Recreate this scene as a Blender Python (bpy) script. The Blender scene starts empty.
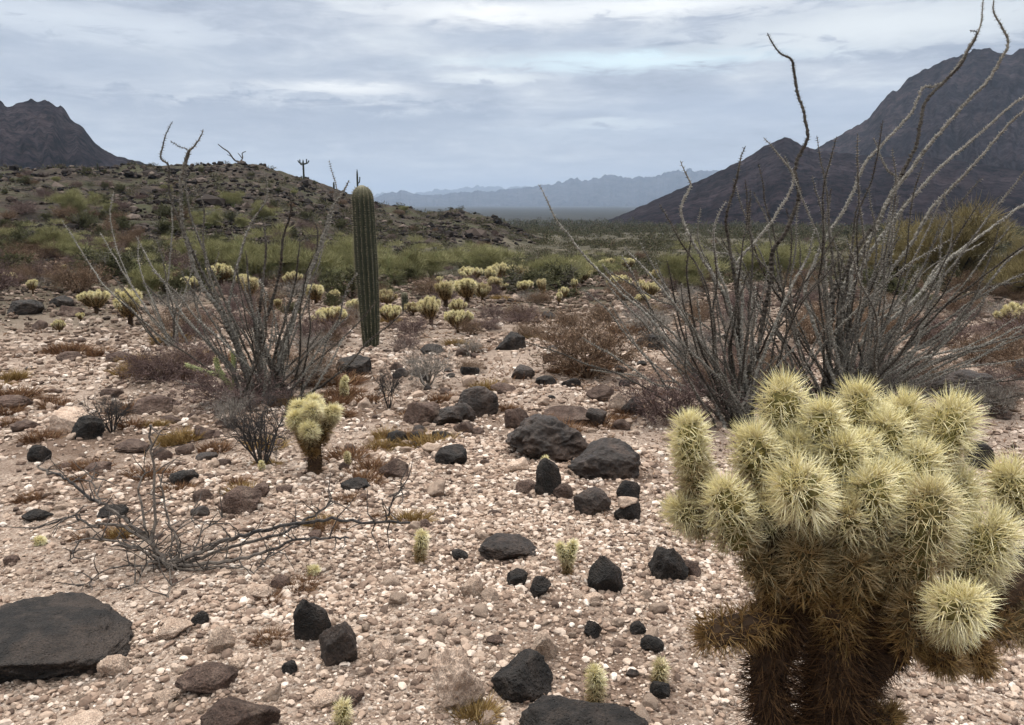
import bpy, math, random
import numpy as np

PI = math.pi
rng = np.random.default_rng(7)
random.seed(7)
scene = bpy.context.scene
COL = scene.collection

# ------------------------------------------------------------------ camera maths
W, Hpx, F = 1024, 725, 788.0
CX, CY = 512.0, 362.5
CAMZ = 1.5
PITCH = math.atan((CY - 210.0) / F)
FWD = np.array([0, math.cos(PITCH), -math.sin(PITCH)])
UP = np.array([0, math.sin(PITCH), math.cos(PITCH)])
RIGHT = np.array([1.0, 0, 0])
CAM = np.array([0.0, 0.0, CAMZ])


def ray(px, py):
    return FWD + RIGHT * ((px - CX) / F) + UP * ((CY - py) / F)


def at(px, py, d):
    return CAM + ray(px, py) * d


def proj(p):
    v = np.asarray(p, float) - CAM
    d = v @ FWD
    return CX + F * (v @ RIGHT) / d, CY - F * (v @ UP) / d, d


def azel(px, py):
    d = ray(px, py)
    return math.atan2(d[0], d[1]), d[2] / math.hypot(d[0], d[1])


# ------------------------------------------------------------------ noise
def _h(ix, iy, iz):
    n = (ix * 374761393 + iy * 668265263 + iz * 2147483647 + 1013904223) & 0xFFFFFFFF
    n = ((n ^ (n >> 13)) * 1274126177) & 0xFFFFFFFF
    n = ((n ^ (n >> 16)) * 2246822519) & 0xFFFFFFFF
    return ((n ^ (n >> 15)) & 0xFFFFFF) / float(0xFFFFFF) * 2 - 1


def noise3(x, y, z):
    x, y, z = np.broadcast_arrays(np.asarray(x, float), y, z)
    ix, iy, iz = np.floor(x).astype(np.int64), np.floor(y).astype(np.int64), np.floor(z).astype(np.int64)
    fx, fy, fz = x - ix, y - iy, z - iz
    u, v, w = [t * t * t * (t * (t * 6 - 15) + 10) for t in (fx, fy, fz)]
    r = 0
    for a in (0, 1):
        for b in (0, 1):
            for c in (0, 1):
                r = r + _h(ix + a, iy + b, iz + c) * (u if a else 1 - u) * (v if b else 1 - v) * (w if c else 1 - w)
    return r


def fbm(x, y, z=0.0, oct=4, gain=0.5):
    r, a, f = 0, 1.0, 1.0
    for k in range(oct):
        r = r + a * noise3(np.asarray(x) * f + 17.3 * k, np.asarray(y) * f - 9.1 * k, np.asarray(z) * f + 3.7 * k)
        a *= gain
        f *= 2.03
    return r


def sstep(a, b, x):
    t = np.clip((x - a) / (b - a), 0, 1)
    return t * t * (3 - 2 * t)


# ------------------------------------------------------------------ terrain
HILL_PX = [(-500, 150), (-200, 160), (-60, 166), (0, 169), (60, 168), (120, 167), (170, 166), (190, 168), (230, 166), (262, 166),
           (285, 172), (305, 178), (340, 192), (380, 205), (420, 212), (440, 215), (452, 212), (462, 211), (472, 216),
           (490, 217), (502, 222), (516, 231), (540, 238), (560, 243), (590, 250), (640, 262)]
_ha = np.array([azel(*p) for p in HILL_PX])
FOOT_PX = [(-500, 9.0), (-60, 15.0), (0, 18.0), (150, 24.0), (300, 36.0), (450, 60.0), (560, 90.0), (640, 100.0)]
_fa = np.array([(azel(p, 210)[0], r) for p, r in FOOT_PX])
R_HILL = 140.0


def base_h(r):
    rr = np.minimum(r, 9000.0)
    up = np.maximum(rr - 500.0, 0.0)
    return -(0.038 * 80 * (1 - np.exp(-rr / 80.0)) + 0.012 * rr) + 0.0205 * up * up / (up + 700.0)


def hill_amount(x, y):
    r = np.hypot(x, y)
    a = np.arctan2(x, y)
    el = np.interp(a, _ha[:, 0], _ha[:, 1])
    r0 = np.interp(a, _fa[:, 0], _fa[:, 1])
    amp = np.maximum(CAMZ + R_HILL * el - base_h(R_HILL), 0.0)
    amp = amp * sstep(math.radians(-150), math.radians(-80), a)
    t = np.clip((r - r0) / (R_HILL - r0), 0, 1)
    s = np.where(r < R_HILL, t ** 1.12, np.exp(-((r - R_HILL) / 110.0) ** 2))
    return amp * s, t


def Hgt(x, y):
    x = np.asarray(x, float)
    y = np.asarray(y, float)
    r = np.hypot(x, y)
    hill, t = hill_amount(x, y)
    z = base_h(r) + hill
    z = z + 0.07 * fbm(x * 0.45, y * 0.45, 1.3, 3) * sstep(0.5, 3, r)
    z = z + 0.012 * fbm(x * 2.6, y * 2.6, 4.1, 3)
    rough = np.clip(hill / 5.0, 0, 1) * sstep(20, 60, r)
    z = z + rough * (0.5 * fbm(x * 0.16, y * 0.16, 8.8, 4) + 0.16 * fbm(x * 0.8, y * 0.8, 2.2, 3))
    z = z + 0.5 * fbm(x * 0.02, y * 0.02, 5.5, 3) * sstep(60, 200, r) * (1 - 0.8 * np.clip(hill / 5, 0, 1))
    return z


_rr = np.geomspace(0.8, 30000, 4000)


def gp(px, py):
    """where the line of sight through a pixel meets the terrain"""
    d = ray(px, py)
    d = d / math.hypot(d[0], d[1])
    X, Y, Z = d[0] * _rr, d[1] * _rr, CAMZ + d[2] * _rr
    below = Z < Hgt(X, Y)
    k = int(np.argmax(below)) if below.any() else len(_rr) - 1
    a, b = _rr[max(k - 1, 0)], _rr[k]
    for _ in range(25):
        m = 0.5 * (a + b)
        if CAMZ + d[2] * m < float(Hgt(d[0] * m, d[1] * m)):
            b = m
        else:
            a = m
    return np.array([d[0] * b, d[1] * b, float(Hgt(d[0] * b, d[1] * b))])


def depth(p):
    return float((np.asarray(p) - CAM) @ FWD)


# ------------------------------------------------------------------ mesh building
def icosphere(n):
    t = (1 + 5 ** 0.5) / 2
    V = np.array([(-1, t, 0), (1, t, 0), (-1, -t, 0), (1, -t, 0), (0, -1, t), (0, 1, t), (0, -1, -t), (0, 1, -t),
                  (t, 0, -1), (t, 0, 1), (-t, 0, -1), (-t, 0, 1)], float)
    Fc = np.array([(0, 11, 5), (0, 5, 1), (0, 1, 7), (0, 7, 10), (0, 10, 11), (1, 5, 9), (5, 11, 4), (11, 10, 2), (10, 7, 6), (7, 1, 8),
                   (3, 9, 4), (3, 4, 2), (3, 2, 6), (3, 6, 8), (3, 8, 9), (4, 9, 5), (2, 4, 11), (6, 2, 10), (8, 6, 7), (9, 8, 1)])
    V /= np.linalg.norm(V, axis=1)[:, None]
    for _ in range(n):
        e = np.concatenate([Fc[:, [0, 1]], Fc[:, [1, 2]], Fc[:, [2, 0]]])
        es = np.sort(e, axis=1)
        u, inv = np.unique(es, axis=0, return_inverse=True)
        inv = inv.reshape(-1)
        m = V[u[:, 0]] + V[u[:, 1]]
        m /= np.linalg.norm(m, axis=1)[:, None]
        k = len(Fc)
        a, b, c = inv[:k] + len(V), inv[k:2 * k] + len(V), inv[2 * k:] + len(V)
        V = np.concatenate([V, m])
        Fc = np.concatenate([np.stack([Fc[:, 0], a, c], 1), np.stack([Fc[:, 1], b, a], 1), np.stack([Fc[:, 2], c, b], 1), np.stack([a, b, c], 1)])
    return V, Fc


ICO = [icosphere(k) for k in range(6)]


class MB:
    """collects triangles and quads, builds ONE mesh object"""

    def __init__(self):
        self.V, self.T, self.Q, self.tm, self.qm, self.tone = [], [], [], [], [], []
        self.n = 0

    def add(self, V, tris=None, quads=None, m=0, tone=0.0):
        V = np.asarray(V, float).reshape(-1, 3)
        self.V.append(V)
        self.tone.append(np.broadcast_to(np.asarray(tone, float), (len(V),)).copy())
        if tris is not None and len(tris):
            self.T.append(np.asarray(tris) + self.n)
            self.tm.append(np.full(len(tris), m))
        if quads is not None and len(quads):
            self.Q.append(np.asarray(quads) + self.n)
            self.qm.append(np.full(len(quads), m))
        self.n += len(V)

    def frustums(self, p0, p1, r0, r1, n=4, m=0, tone=0.0):
        p0 = np.asarray(p0, float).reshape(-1, 3)
        p1 = np.asarray(p1, float).reshape(-1, 3)
        k = len(p0)
        if not k:
            return
        r0 = np.broadcast_to(np.asarray(r0, float), (k,))
        r1 = np.broadcast_to(np.asarray(r1, float), (k,))
        d = p1 - p0
        d = d / np.maximum(np.linalg.norm(d, axis=1), 1e-9)[:, None]
        ref = np.where(np.abs(d[:, 2:3]) < 0.9, np.array([[0, 0, 1.0]]), np.array([[1.0, 0, 0]]))
        u = np.cross(d, ref)
        u /= np.linalg.norm(u, axis=1)[:, None]
        w = np.cross(d, u)
        ang = np.arange(n) * 2 * PI / n
        ring = u[:, None, :] * np.cos(ang)[None, :, None] + w[:, None, :] * np.sin(ang)[None, :, None]
        A = p0[:, None, :] + ring * r0[:, None, None]
        B = p1[:, None, :] + ring * r1[:, None, None]
        V = np.concatenate([A, B], 1).reshape(-1, 3)
        off = (np.arange(k) * 2 * n)[:, None, None]
        i = np.arange(n)
        j = (i + 1) % n
        q = np.stack([i, j, j + n, i + n], 1)[None] + off
        tn = np.asarray(tone, float)
        if tn.ndim:
            tn = np.repeat(tn, 2 * n)
        self.add(V, quads=q.reshape(-1, 4), m=m, tone=tn)

    def spikes(self, p0, p1, r0, m=0, tone=0.0, tip=None):
        """three-sided needles"""
        p0 = np.asarray(p0, float).reshape(-1, 3)
        p1 = np.asarray(p1, float).reshape(-1, 3)
        k = len(p0)
        if not k:
            return
        d = p1 - p0
        d = d / np.maximum(np.linalg.norm(d, axis=1), 1e-9)[:, None]
        ref = np.where(np.abs(d[:, 2:3]) < 0.9, np.array([[0, 0, 1.0]]), np.array([[1.0, 0, 0]]))
        u = np.cross(d, ref)
        u /= np.linalg.norm(u, axis=1)[:, None]
        w = np.cross(d, u)
        r0 = np.broadcast_to(np.asarray(r0, float), (k,))[:, None]
        V = np.stack([p0 + u * r0, p0 + (-0.5 * u + 0.866 * w) * r0, p0 + (-0.5 * u - 0.866 * w) * r0, p1], 1).reshape(-1, 3)
        off = (np.arange(k) * 4)[:, None, None]
        t = np.array([(0, 1, 3), (1, 2, 3), (2, 0, 3)])[None] + off
        tn = np.asarray(tone, float)
        if tn.ndim:
            tn = np.repeat(tn, 4)
        elif tip is not None:
            tn = np.full(4 * k, float(tn))
        if tip is not None:
            tn[3::4] = tip
        self.add(V, tris=t.reshape(-1, 3), m=m, tone=tn)

    def tube(self, P, R, n=8, m=0, tone=0.0, cap=True):
        P = np.asarray(P, float)
        R = np.broadcast_to(np.asarray(R, float), (len(P),))
        T = np.gradient(P, axis=0)
        T /= np.maximum(np.linalg.norm(T, axis=1), 1e-9)[:, None]
        ref = np.array([0, 0, 1.0]) if abs(T[0][2]) < 0.9 else np.array([1.0, 0, 0])
        rings = []
        u = np.cross(T[0], ref)
        ang = np.arange(n) * 2 * PI / n
        for k in range(len(P)):
            u = u - T[k] * (u @ T[k])
            u = u / max(np.linalg.norm(u), 1e-9)
            w = np.cross(T[k], u)
            rings.append(P[k] + R[k] * (np.cos(ang)[:, None] * u + np.sin(ang)[:, None] * w))
        V = np.concatenate(rings)
        i = np.arange(n)
        j = (i + 1) % n
        q = np.concatenate([np.stack([i, j, j + n, i + n], 1) + k * n for k in range(len(P) - 1)])
        tn = np.asarray(tone, float)
        if tn.ndim:
            tn = np.repeat(tn, n)
        if cap:
            V = np.concatenate([V, P[:1], P[-1:]])
            a, b = len(V) - 2, len(V) - 1
            k = (len(P) - 1) * n
            tr = np.concatenate([np.stack([j, i, np.full(n, a)], 1), np.stack([i + k, j + k, np.full(n, b)], 1)])
            if tn.ndim:
                tn = np.concatenate([tn, tn[:1], tn[-1:]])
            self.add(V, tris=tr, quads=q, m=m, tone=tn)
        else:
            self.add(V, quads=q, m=m, tone=tn)

    def build(self, name, mats, parent=None, smooth=False, origin=None):
        V = np.concatenate(self.V) if self.V else np.zeros((0, 3))
        if origin is not None:
            V = V - np.asarray(origin)
        T = np.concatenate(self.T) if self.T else np.zeros((0, 3), int)
        Q = np.concatenate(self.Q) if self.Q else np.zeros((0, 4), int)
        me = bpy.data.meshes.new(name)
        me.vertices.add(len(V))
        me.vertices.foreach_set('co', V.astype(np.float32).ravel())
        nl = T.size + Q.size
        me.loops.add(nl)
        me.loops.foreach_set('vertex_index', np.concatenate([T.ravel(), Q.ravel()]).astype(np.int32))
        me.polygons.add(len(T) + len(Q))
        starts = np.concatenate([np.arange(len(T)) * 3, T.size + np.arange(len(Q)) * 4]).astype(np.int32)
        me.polygons.foreach_set('loop_start', starts)
        mi = np.concatenate((self.tm or [np.zeros(0)]) + (self.qm or [np.zeros(0)])).astype(np.int32)
        me.polygons.foreach_set('material_index', mi)
        me.polygons.foreach_set('use_smooth', np.full(len(mi), bool(smooth)))
        at_ = me.attributes.new('tone', 'FLOAT', 'POINT')
        at_.data.foreach_set('value', np.concatenate(self.tone).astype(np.float32))
        for m in (mats if isinstance(mats, (list, tuple)) else [mats]):
            me.materials.append(m)
        me.update(calc_edges=True)
        o = bpy.data.objects.new(name, me)
        COL.objects.link(o)
        if origin is not None:
            o.location = origin
        if parent is not None:
            o.parent = parent
        return o


# ------------------------------------------------------------------ naming
def tag(o, label=None, cat=None, group=None, kind=None):
    if label:
        o['label'] = label
    if cat:
        o['category'] = cat
    if group:
        o['group'] = group
    if kind:
        o['kind'] = kind
    return o


def empty(name, loc=(0, 0, 0)):
    o = bpy.data.objects.new(name, None)
    o.location = loc
    o.empty_display_size = 0.1
    COL.objects.link(o)
    return o


def dup(root, loc, rotz=0.0, scale=1.0):
    r = root.copy()
    COL.objects.link(r)
    r.location = loc
    r.rotation_euler = (0, 0, rotz)
    r.scale = (scale,) * 3 if np.isscalar(scale) else scale
    for ch in list(root.children):
        c = ch.copy()
        COL.objects.link(c)
        c.parent = r
        for g in ch.children:
            d = g.copy()
            COL.objects.link(d)
            d.parent = c
    return r


# ------------------------------------------------------------------ materials
def new_mat(name):
    m = bpy.data.materials.new(name)
    m.use_nodes = True
    nt = m.node_tree
    return m, nt, nt.nodes['Principled BSDF']


def nd(nt, kind, **kw):
    n = nt.nodes.new(kind)
    for k, v in kw.items():
        if hasattr(n, k):
            setattr(n, k, v)
        else:
            n.inputs[k].default_value = v
    return n


def ramp(nt, src, stops):
    r = nt.nodes.new('ShaderNodeValToRGB')
    el = r.color_ramp.elements
    while len(el) < len(stops):
        el.new(0.5)
    for e, (p, c) in zip(el, stops):
        e.position = p
        e.color = (*c, 1) if len(c) == 3 else c
    nt.links.new(src, r.inputs[0])
    return r.outputs[0]


def mixc(nt, fac, a, b, mode='MIX'):
    n = nt.nodes.new('ShaderNodeMix')
    n.data_type = 'RGBA'
    n.blend_type = mode
    for sock, v in ((n.inputs[0], fac), (n.inputs[6], a), (n.inputs[7], b)):
        if isinstance(v, bpy.types.NodeSocket):
            nt.links.new(v, sock)
        elif isinstance(v, (int, float)):
            sock.default_value = v
        else:
            sock.default_value = (*v, 1)
    return n.outputs[2]


def mth(nt, op, a, b=None, c=None, clamp=False):
    n = nt.nodes.new('ShaderNodeMath')
    n.operation = op
    n.use_clamp = clamp
    for s, v in zip(n.inputs, (a, b, c)):
        if v is None:
            continue
        if isinstance(v, bpy.types.NodeSocket):
            nt.links.new(v, s)
        else:
            s.default_value = v
    return n.outputs[0]


def coords(nt, kind='Object'):
    return nt.nodes.new('ShaderNodeTexCoord').outputs[kind]


def noise_tex(nt, vec, scale, detail=6, rough=0.55, dist=0.0):
    n = nt.nodes.new('ShaderNodeTexNoise')
    n.inputs['Scale'].default_value = scale
    n.inputs['Detail'].default_value = detail
    n.inputs['Roughness'].default_value = rough
    n.inputs['Distortion'].default_value = dist
    nt.links.new(vec, n.inputs['Vector'])
    return n.outputs['Fac']


def vor(nt, vec, scale, feat='F1', out='Distance'):
    n = nt.nodes.new('ShaderNodeTexVoronoi')
    n.feature = feat
    n.inputs['Scale'].default_value = scale
    nt.links.new(vec, n.inputs['Vector'])
    return n.outputs[out]


def bump(nt, bsdf, height, strength, dist):
    b = nt.nodes.new('ShaderNodeBump')
    b.inputs['Strength'].default_value = strength
    b.inputs['Distance'].default_value = dist
    nt.links.new(height, b.inputs['Height'])
    nt.links.new(b.outputs[0], bsdf.inputs['Normal'])


def attr(nt, name):
    n = nt.nodes.new('ShaderNodeAttribute')
    n.attribute_name = name
    return n.outputs['Fac']


def setrough(b, r, spec=0.3):
    b.inputs['Roughness'].default_value = r
    b.inputs['Specular IOR Level'].default_value = spec


def mat_ground():
    m, nt, b = new_mat('gravelly desert soil')
    v = coords(nt)
    fine = noise_tex(nt, v, 9.0, 8, 0.65)
    col = ramp(nt, fine, [(0.3, (0.13, 0.088, 0.064)), (0.5, (0.27, 0.195, 0.148)), (0.68, (0.42, 0.325, 0.26))])
    cell = vor(nt, v, 75.0, 'F1', 'Color')
    cv = nt.nodes.new('ShaderNodeSeparateColor')
    nt.links.new(cell, cv.inputs[0])
    peb = ramp(nt, cv.outputs[0], [(0.0, (0.12, 0.085, 0.065)), (0.3, (0.28, 0.21, 0.16)), (0.7, (0.45, 0.36, 0.29)), (1.0, (0.60, 0.52, 0.44))])
    col = mixc(nt, 0.45, col, peb)
    patch = noise_tex(nt, v, 0.55, 5, 0.6)
    pf = ramp(nt, patch, [(0.46, (0, 0, 0)), (0.6, (1, 1, 1))])
    col = mixc(nt, mth(nt, 'MULTIPLY', pf, 0.75), col, (0.10, 0.06, 0.04))
    # further out the soil is covered by scrub litter
    scrub = attr(nt, 'tone')
    big = noise_tex(nt, v, 0.22, 8, 0.7)
    far = ramp(nt, big, [(0.36, (0.026, 0.024, 0.015)), (0.5, (0.055, 0.048, 0.03)), (0.64, (0.11, 0.09, 0.065))])
    f2 = mth(nt, 'ADD', mth(nt, 'MULTIPLY', scrub, 1.6), mth(nt, 'MULTIPLY', mth(nt, 'SUBTRACT', noise_tex(nt, v, 0.35, 5, 0.6), 0.5), 1.2), clamp=True)
    f2 = mth(nt, 'MULTIPLY', f2, mth(nt, 'MINIMUM', mth(nt, 'MULTIPLY', scrub, 3.0), 1.0))
    col = mixc(nt, f2, col, far)
    plain = ramp(nt, noise_tex(nt, v, 0.02, 8, 0.7), [(0.4, (0.011, 0.012, 0.012)), (0.6, (0.028, 0.028, 0.024))])
    col = mixc(nt, mth(nt, 'SUBTRACT', scrub, 1.0, clamp=True), col, plain)
    nt.links.new(col, b.inputs['Base Color'])
    setrough(b, 0.95, 0.1)
    h = mth(nt, 'ADD', mth(nt, 'MULTIPLY', vor(nt, v, 75.0), -0.8), mth(nt, 'MULTIPLY', fine, 1.5))
    bump(nt, b, h, 1.0, 0.025)
    return m


def mat_hill():
    m, nt, b = new_mat('dark stony hillside')
    v = coords(nt)
    n1 = noise_tex(nt, v, 0.6, 10, 0.75)
    col = ramp(nt, n1, [(0.34, (0.008, 0.0065, 0.0055)), (0.47, (0.025, 0.0185, 0.0135)), (0.6, (0.056, 0.041, 0.031)), (0.78, (0.14, 0.11, 0.09))])
    n2 = noise_tex(nt, v, 0.12, 8, 0.7)
    gf = ramp(nt, n2, [(0.47, (0, 0, 0)), (0.62, (1, 1, 1))])
    col = mixc(nt, mth(nt, 'MULTIPLY', gf, 0.7), col, (0.048, 0.05, 0.024))
    nt.links.new(col, b.inputs['Base Color'])
    setrough(b, 0.95, 0.1)
    bump(nt, b, mth(nt, 'ADD', n1, mth(nt, 'MULTIPLY', vor(nt, v, 1.3), 0.5)), 0.9, 0.5)
    return m


def mat_mountain(name, scale, a, c, strata):
    m, nt, b = new_mat(name)
    v = coords(nt)
    n1 = noise_tex(nt, v, scale, 12, 0.7)
    col = ramp(nt, n1, [(0.33, a), (0.52, tuple(0.5 * (p + q) for p, q in zip(a, c))), (0.7, c)])
    sp = nt.nodes.new('ShaderNodeSeparateXYZ')
    nt.links.new(v, sp.inputs[0])
    zz = mth(nt, 'ADD', sp.outputs[2], mth(nt, 'MULTIPLY', noise_tex(nt, v, scale * 0.8, 5), 60.0))
    cb = nt.nodes.new('ShaderNodeCombineXYZ')
    nt.links.new(mth(nt, 'MULTIPLY', sp.outputs[0], 0.06), cb.inputs[0])
    nt.links.new(mth(nt, 'MULTIPLY', sp.outputs[1], 0.06), cb.inputs[1])
    nt.links.new(zz, cb.inputs[2])
    st = noise_tex(nt, cb.outputs[0], 0.055, 6, 0.7)
    sf = ramp(nt, st, [(0.45, (0, 0, 0)), (0.58, (1, 1, 1))])
    tt = attr(nt, 'tone')
    col = mixc(nt, mth(nt, 'MULTIPLY', mth(nt, 'MULTIPLY', sf, tt), strata), col, (0.028, 0.0225, 0.0235))
    fine = noise_tex(nt, v, scale * 5, 10, 0.82)
    col = mixc(nt, 0.92, col, ramp(nt, fine, [(0.42, (0.10, 0.10, 0.11)), (0.58, (2.9, 2.7, 2.6))]), 'MULTIPLY')
    nt.links.new(col, b.inputs['Base Color'])
    setrough(b, 1.0, 0.0)
    bump(nt, b, mth(nt, 'ADD', n1, mth(nt, 'ADD', mth(nt, 'MULTIPLY', st, 0.8), mth(nt, 'MULTIPLY', fine, 0.3))), 1.0, 0.12 / scale)
    return m


def mat_rock(name, lo, hi, rough, spec, nscale=14.0, vesicle=0.0, dust=None, bumpd=0.02):
    m, nt, b = new_mat(name)
    v = coords(nt)
    inf = nt.nodes.new('ShaderNodeObjectInfo')
    n1 = noise_tex(nt, v, nscale, 9, 0.65)
    col = ramp(nt, n1, [(0.32, lo), (0.7, hi)])
    col = mixc(nt, 1.0, col, ramp(nt, inf.outputs['Random'], [(0, (0.75, 0.72, 0.7)), (1, (1.25, 1.2, 1.18))]), 'MULTIPLY')
    if dust:
        n2 = noise_tex(nt, v, nscale * 0.35, 5, 0.6, 0.4)
        df = ramp(nt, n2, [(0.46, (0, 0, 0)), (0.64, (1, 1, 1))])
        col = mixc(nt, mth(nt, 'MULTIPLY', df, 0.62), col, dust)
    grain = noise_tex(nt, v, nscale * 9, 6, 0.75)
    col = mixc(nt, 0.85, col, ramp(nt, grain, [(0.38, (0.35, 0.35, 0.35)), (0.64, (1.55, 1.48, 1.4))]), 'MULTIPLY')
    nt.links.new(col, b.inputs['Base Color'])
    setrough(b, rough, spec)
    h = mth(nt, 'ADD', n1, mth(nt, 'MULTIPLY', noise_tex(nt, v, nscale * 5, 7, 0.75), 0.8))
    if vesicle:
        h = mth(nt, 'ADD', h, mth(nt, 'MULTIPLY', mth(nt, 'MINIMUM', vor(nt, v, nscale * 6), 0.4), vesicle * 1.8))
    bump(nt, b, h, 0.9, bumpd)
    return m


def mat_island(name, stops, rough=0.9, spec=0.1, nscale=60.0, tone_mix=None, trans=0.0):
    """colour differs from one loose piece to the next"""
    m, nt, b = new_mat(name)
    g = nt.nodes.new('ShaderNodeNewGeometry')
    v = coords(nt)
    col = ramp(nt, g.outputs['Random Per Island'], stops)
    if nscale:
        n1 = noise_tex(nt, v, nscale, 5, 0.6)
        col = mixc(nt, 0.6, col, ramp(nt, n1, [(0.3, (0.55, 0.55, 0.55)), (0.7, (1.25, 1.25, 1.25))]), 'MULTIPLY')
    if tone_mix:
        col2 = ramp(nt, g.outputs['Random Per Island'], tone_mix)
        col = mixc(nt, attr(nt, 'tone'), col, col2)
    nt.links.new(col, b.inputs['Base Color'])
    setrough(b, rough, spec)
    if trans:
        t = nt.nodes.new('ShaderNodeBsdfTranslucent')
        nt.links.new(col, t.inputs[0])
        mx = nt.nodes.new('ShaderNodeMixShader')
        mx.inputs[0].default_value = trans
        nt.links.new(b.outputs[0], mx.inputs[1])
        nt.links.new(t.outputs[0], mx.inputs[2])
        nt.links.new(mx.outputs[0], nt.nodes['Material Output'].inputs[0])
    return m


def mat_plain(name, lo, hi, scale, rough=0.85, spec=0.2, bumpd=0.004, tone_to=None):
    m, nt, b = new_mat(name)
    v = coords(nt)
    n1 = noise_tex(nt, v, scale, 7, 0.65)
    col = ramp(nt, n1, [(0.32, lo), (0.68, hi)])
    if tone_to:
        col = mixc(nt, attr(nt, 'tone'), col, ramp(nt, n1, [(0.32, tone_to[0]), (0.68, tone_to[1])]))
    nt.links.new(col, b.inputs['Base Color'])
    setrough(b, rough, spec)
    bump(nt, b, n1, 0.8, bumpd)
    return m


M = {}
M['ground'] = mat_ground()
M['hill'] = mat_hill()
M['mountain'] = mat_mountain('dark volcanic mountain', 0.018, (0.003, 0.0026, 0.0034), (0.016, 0.013, 0.015), 0.5)
M['foothill'] = mat_mountain('dark bare foothill', 0.018, (0.003, 0.0026, 0.0034), (0.017, 0.0135, 0.0155), 0.12)
M['range'] = mat_mountain('distant bare range', 0.0016, (0.010, 0.011, 0.014), (0.030, 0.030, 0.034), 0.2)
M['basalt'] = mat_rock('black basalt', (0.008, 0.0072, 0.0065), (0.033, 0.028, 0.0245), 0.72, 0.28, 16, 0.9, (0.080, 0.060, 0.048), 0.03)
M['varnish'] = mat_rock('desert varnished rock', (0.012, 0.009, 0.0072), (0.046, 0.032, 0.024), 0.5, 0.35, 9, 0.0, (0.11, 0.074, 0.056), 0.03)
M['brown_rock'] = mat_rock('brown volcanic rock', (0.045, 0.03, 0.024), (0.14, 0.098, 0.08), 0.8, 0.2, 16, 0.4, (0.2, 0.15, 0.12), 0.025)
M['pale_rock'] = mat_rock('pale caliche stone', (0.29, 0.218, 0.168), (0.53, 0.445, 0.37), 0.9, 0.15, 26, 0.2, (0.36, 0.26, 0.2), 0.01)
M['gravel'] = mat_island('loose gravel', [(0.0, (0.055, 0.038, 0.030)), (0.10, (0.15, 0.105, 0.08)), (0.32, (0.25, 0.175, 0.13)), (0.64, (0.37, 0.28, 0.215)),
                                          (0.9, (0.48, 0.39, 0.32)), (1.0, (0.58, 0.50, 0.425))], 0.92, 0.12, 50,
                         [(0.0, (0.03, 0.022, 0.017)), (0.5, (0.10, 0.07, 0.052)), (0.85, (0.19, 0.138, 0.105)), (1.0, (0.31, 0.24, 0.19))])
M['scree'] = mat_island('hillside scree', [(0.0, (0.007, 0.0055, 0.005)), (0.5, (0.021, 0.016, 0.0135)), (0.85, (0.05, 0.037, 0.03)), (1.0, (0.13, 0.10, 0.082))], 0.9, 0.1, 6)
M['spine'] = mat_island('cholla spines', [(0.0, (0.86, 0.76, 0.37)), (0.4, (0.94, 0.88, 0.53)), (1.0, (0.98, 0.95, 0.72))], 0.45, 0.4, 0,
                        [(0.0, (0.09, 0.042, 0.015)), (0.5, (0.25, 0.14, 0.046)), (1.0, (0.45, 0.29, 0.105))], 0.35)
M['cholla_core'] = mat_plain('cholla flesh', (0.07, 0.065, 0.018), (0.17, 0.14, 0.042), 60, 0.7, 0.2, 0.004, ((0.025, 0.014, 0.008), (0.07, 0.04, 0.02)))
M['dead_spine'] = mat_island('dead cholla spines', [(0.0, (0.012, 0.006, 0.0035)), (0.5, (0.045, 0.022, 0.010)), (1.0, (0.15, 0.08, 0.034))], 0.7, 0.2, 0, None, 0.2)
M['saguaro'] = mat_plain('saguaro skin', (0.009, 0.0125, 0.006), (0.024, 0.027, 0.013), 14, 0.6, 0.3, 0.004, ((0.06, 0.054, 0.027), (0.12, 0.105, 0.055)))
M['sag_spine'] = mat_island('saguaro spines', [(0, (0.12, 0.10, 0.07)), (1, (0.30, 0.26, 0.18))], 0.6, 0.2, 0)
M['ocotillo'] = mat_plain('ocotillo bark', (0.06, 0.052, 0.042), (0.36, 0.335, 0.285), 70, 0.85, 0.2, 0.008, ((0.008, 0.0065, 0.0055), (0.05, 0.038, 0.028)))  # tone shifts to the dark pair: backlit shade put into the bark colour
M['oc_spine'] = mat_island('ocotillo thorns', [(0, (0.1, 0.09, 0.075)), (1, (0.42, 0.4, 0.35))], 0.7, 0.2, 0, [(0, (0.02, 0.016, 0.013)), (1, (0.1, 0.08, 0.06))])  # thorns take the same painted backlit shade as their stem
M['dead_wood'] = mat_plain('charred dead wood', (0.010, 0.009, 0.009), (0.05, 0.042, 0.037), 60, 0.8, 0.3, 0.002, ((0.09, 0.07, 0.055), (0.22, 0.18, 0.145)))
M['twig_brown'] = mat_island('dry brown twigs', [(0, (0.035, 0.022, 0.015)), (0.5, (0.105, 0.065, 0.042)), (1, (0.24, 0.165, 0.108))], 0.9, 0.1, 0)
M['twig_purple'] = mat_island('dry purplish twigs', [(0, (0.035, 0.022, 0.021)), (0.5, (0.09, 0.058, 0.052)), (1, (0.20, 0.145, 0.125))], 0.9, 0.1, 0)
M['twig_grey'] = mat_island('dry grey twigs', [(0, (0.06, 0.05, 0.042)), (0.5, (0.15, 0.13, 0.11)), (1, (0.3, 0.27, 0.235))], 0.9, 0.1, 0)
M['olive'] = mat_island('olive desert foliage', [(0, (0.04, 0.04, 0.02)), (0.5, (0.085, 0.084, 0.04)), (1, (0.16, 0.15, 0.075))], 0.8, 0.15, 0, None, 0.25)
M['green'] = mat_island('palo verde twigs', [(0, (0.13, 0.125, 0.055)), (0.5, (0.24, 0.23, 0.105)), (1, (0.40, 0.37, 0.19))], 0.8, 0.15, 0, None, 0.25)
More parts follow.
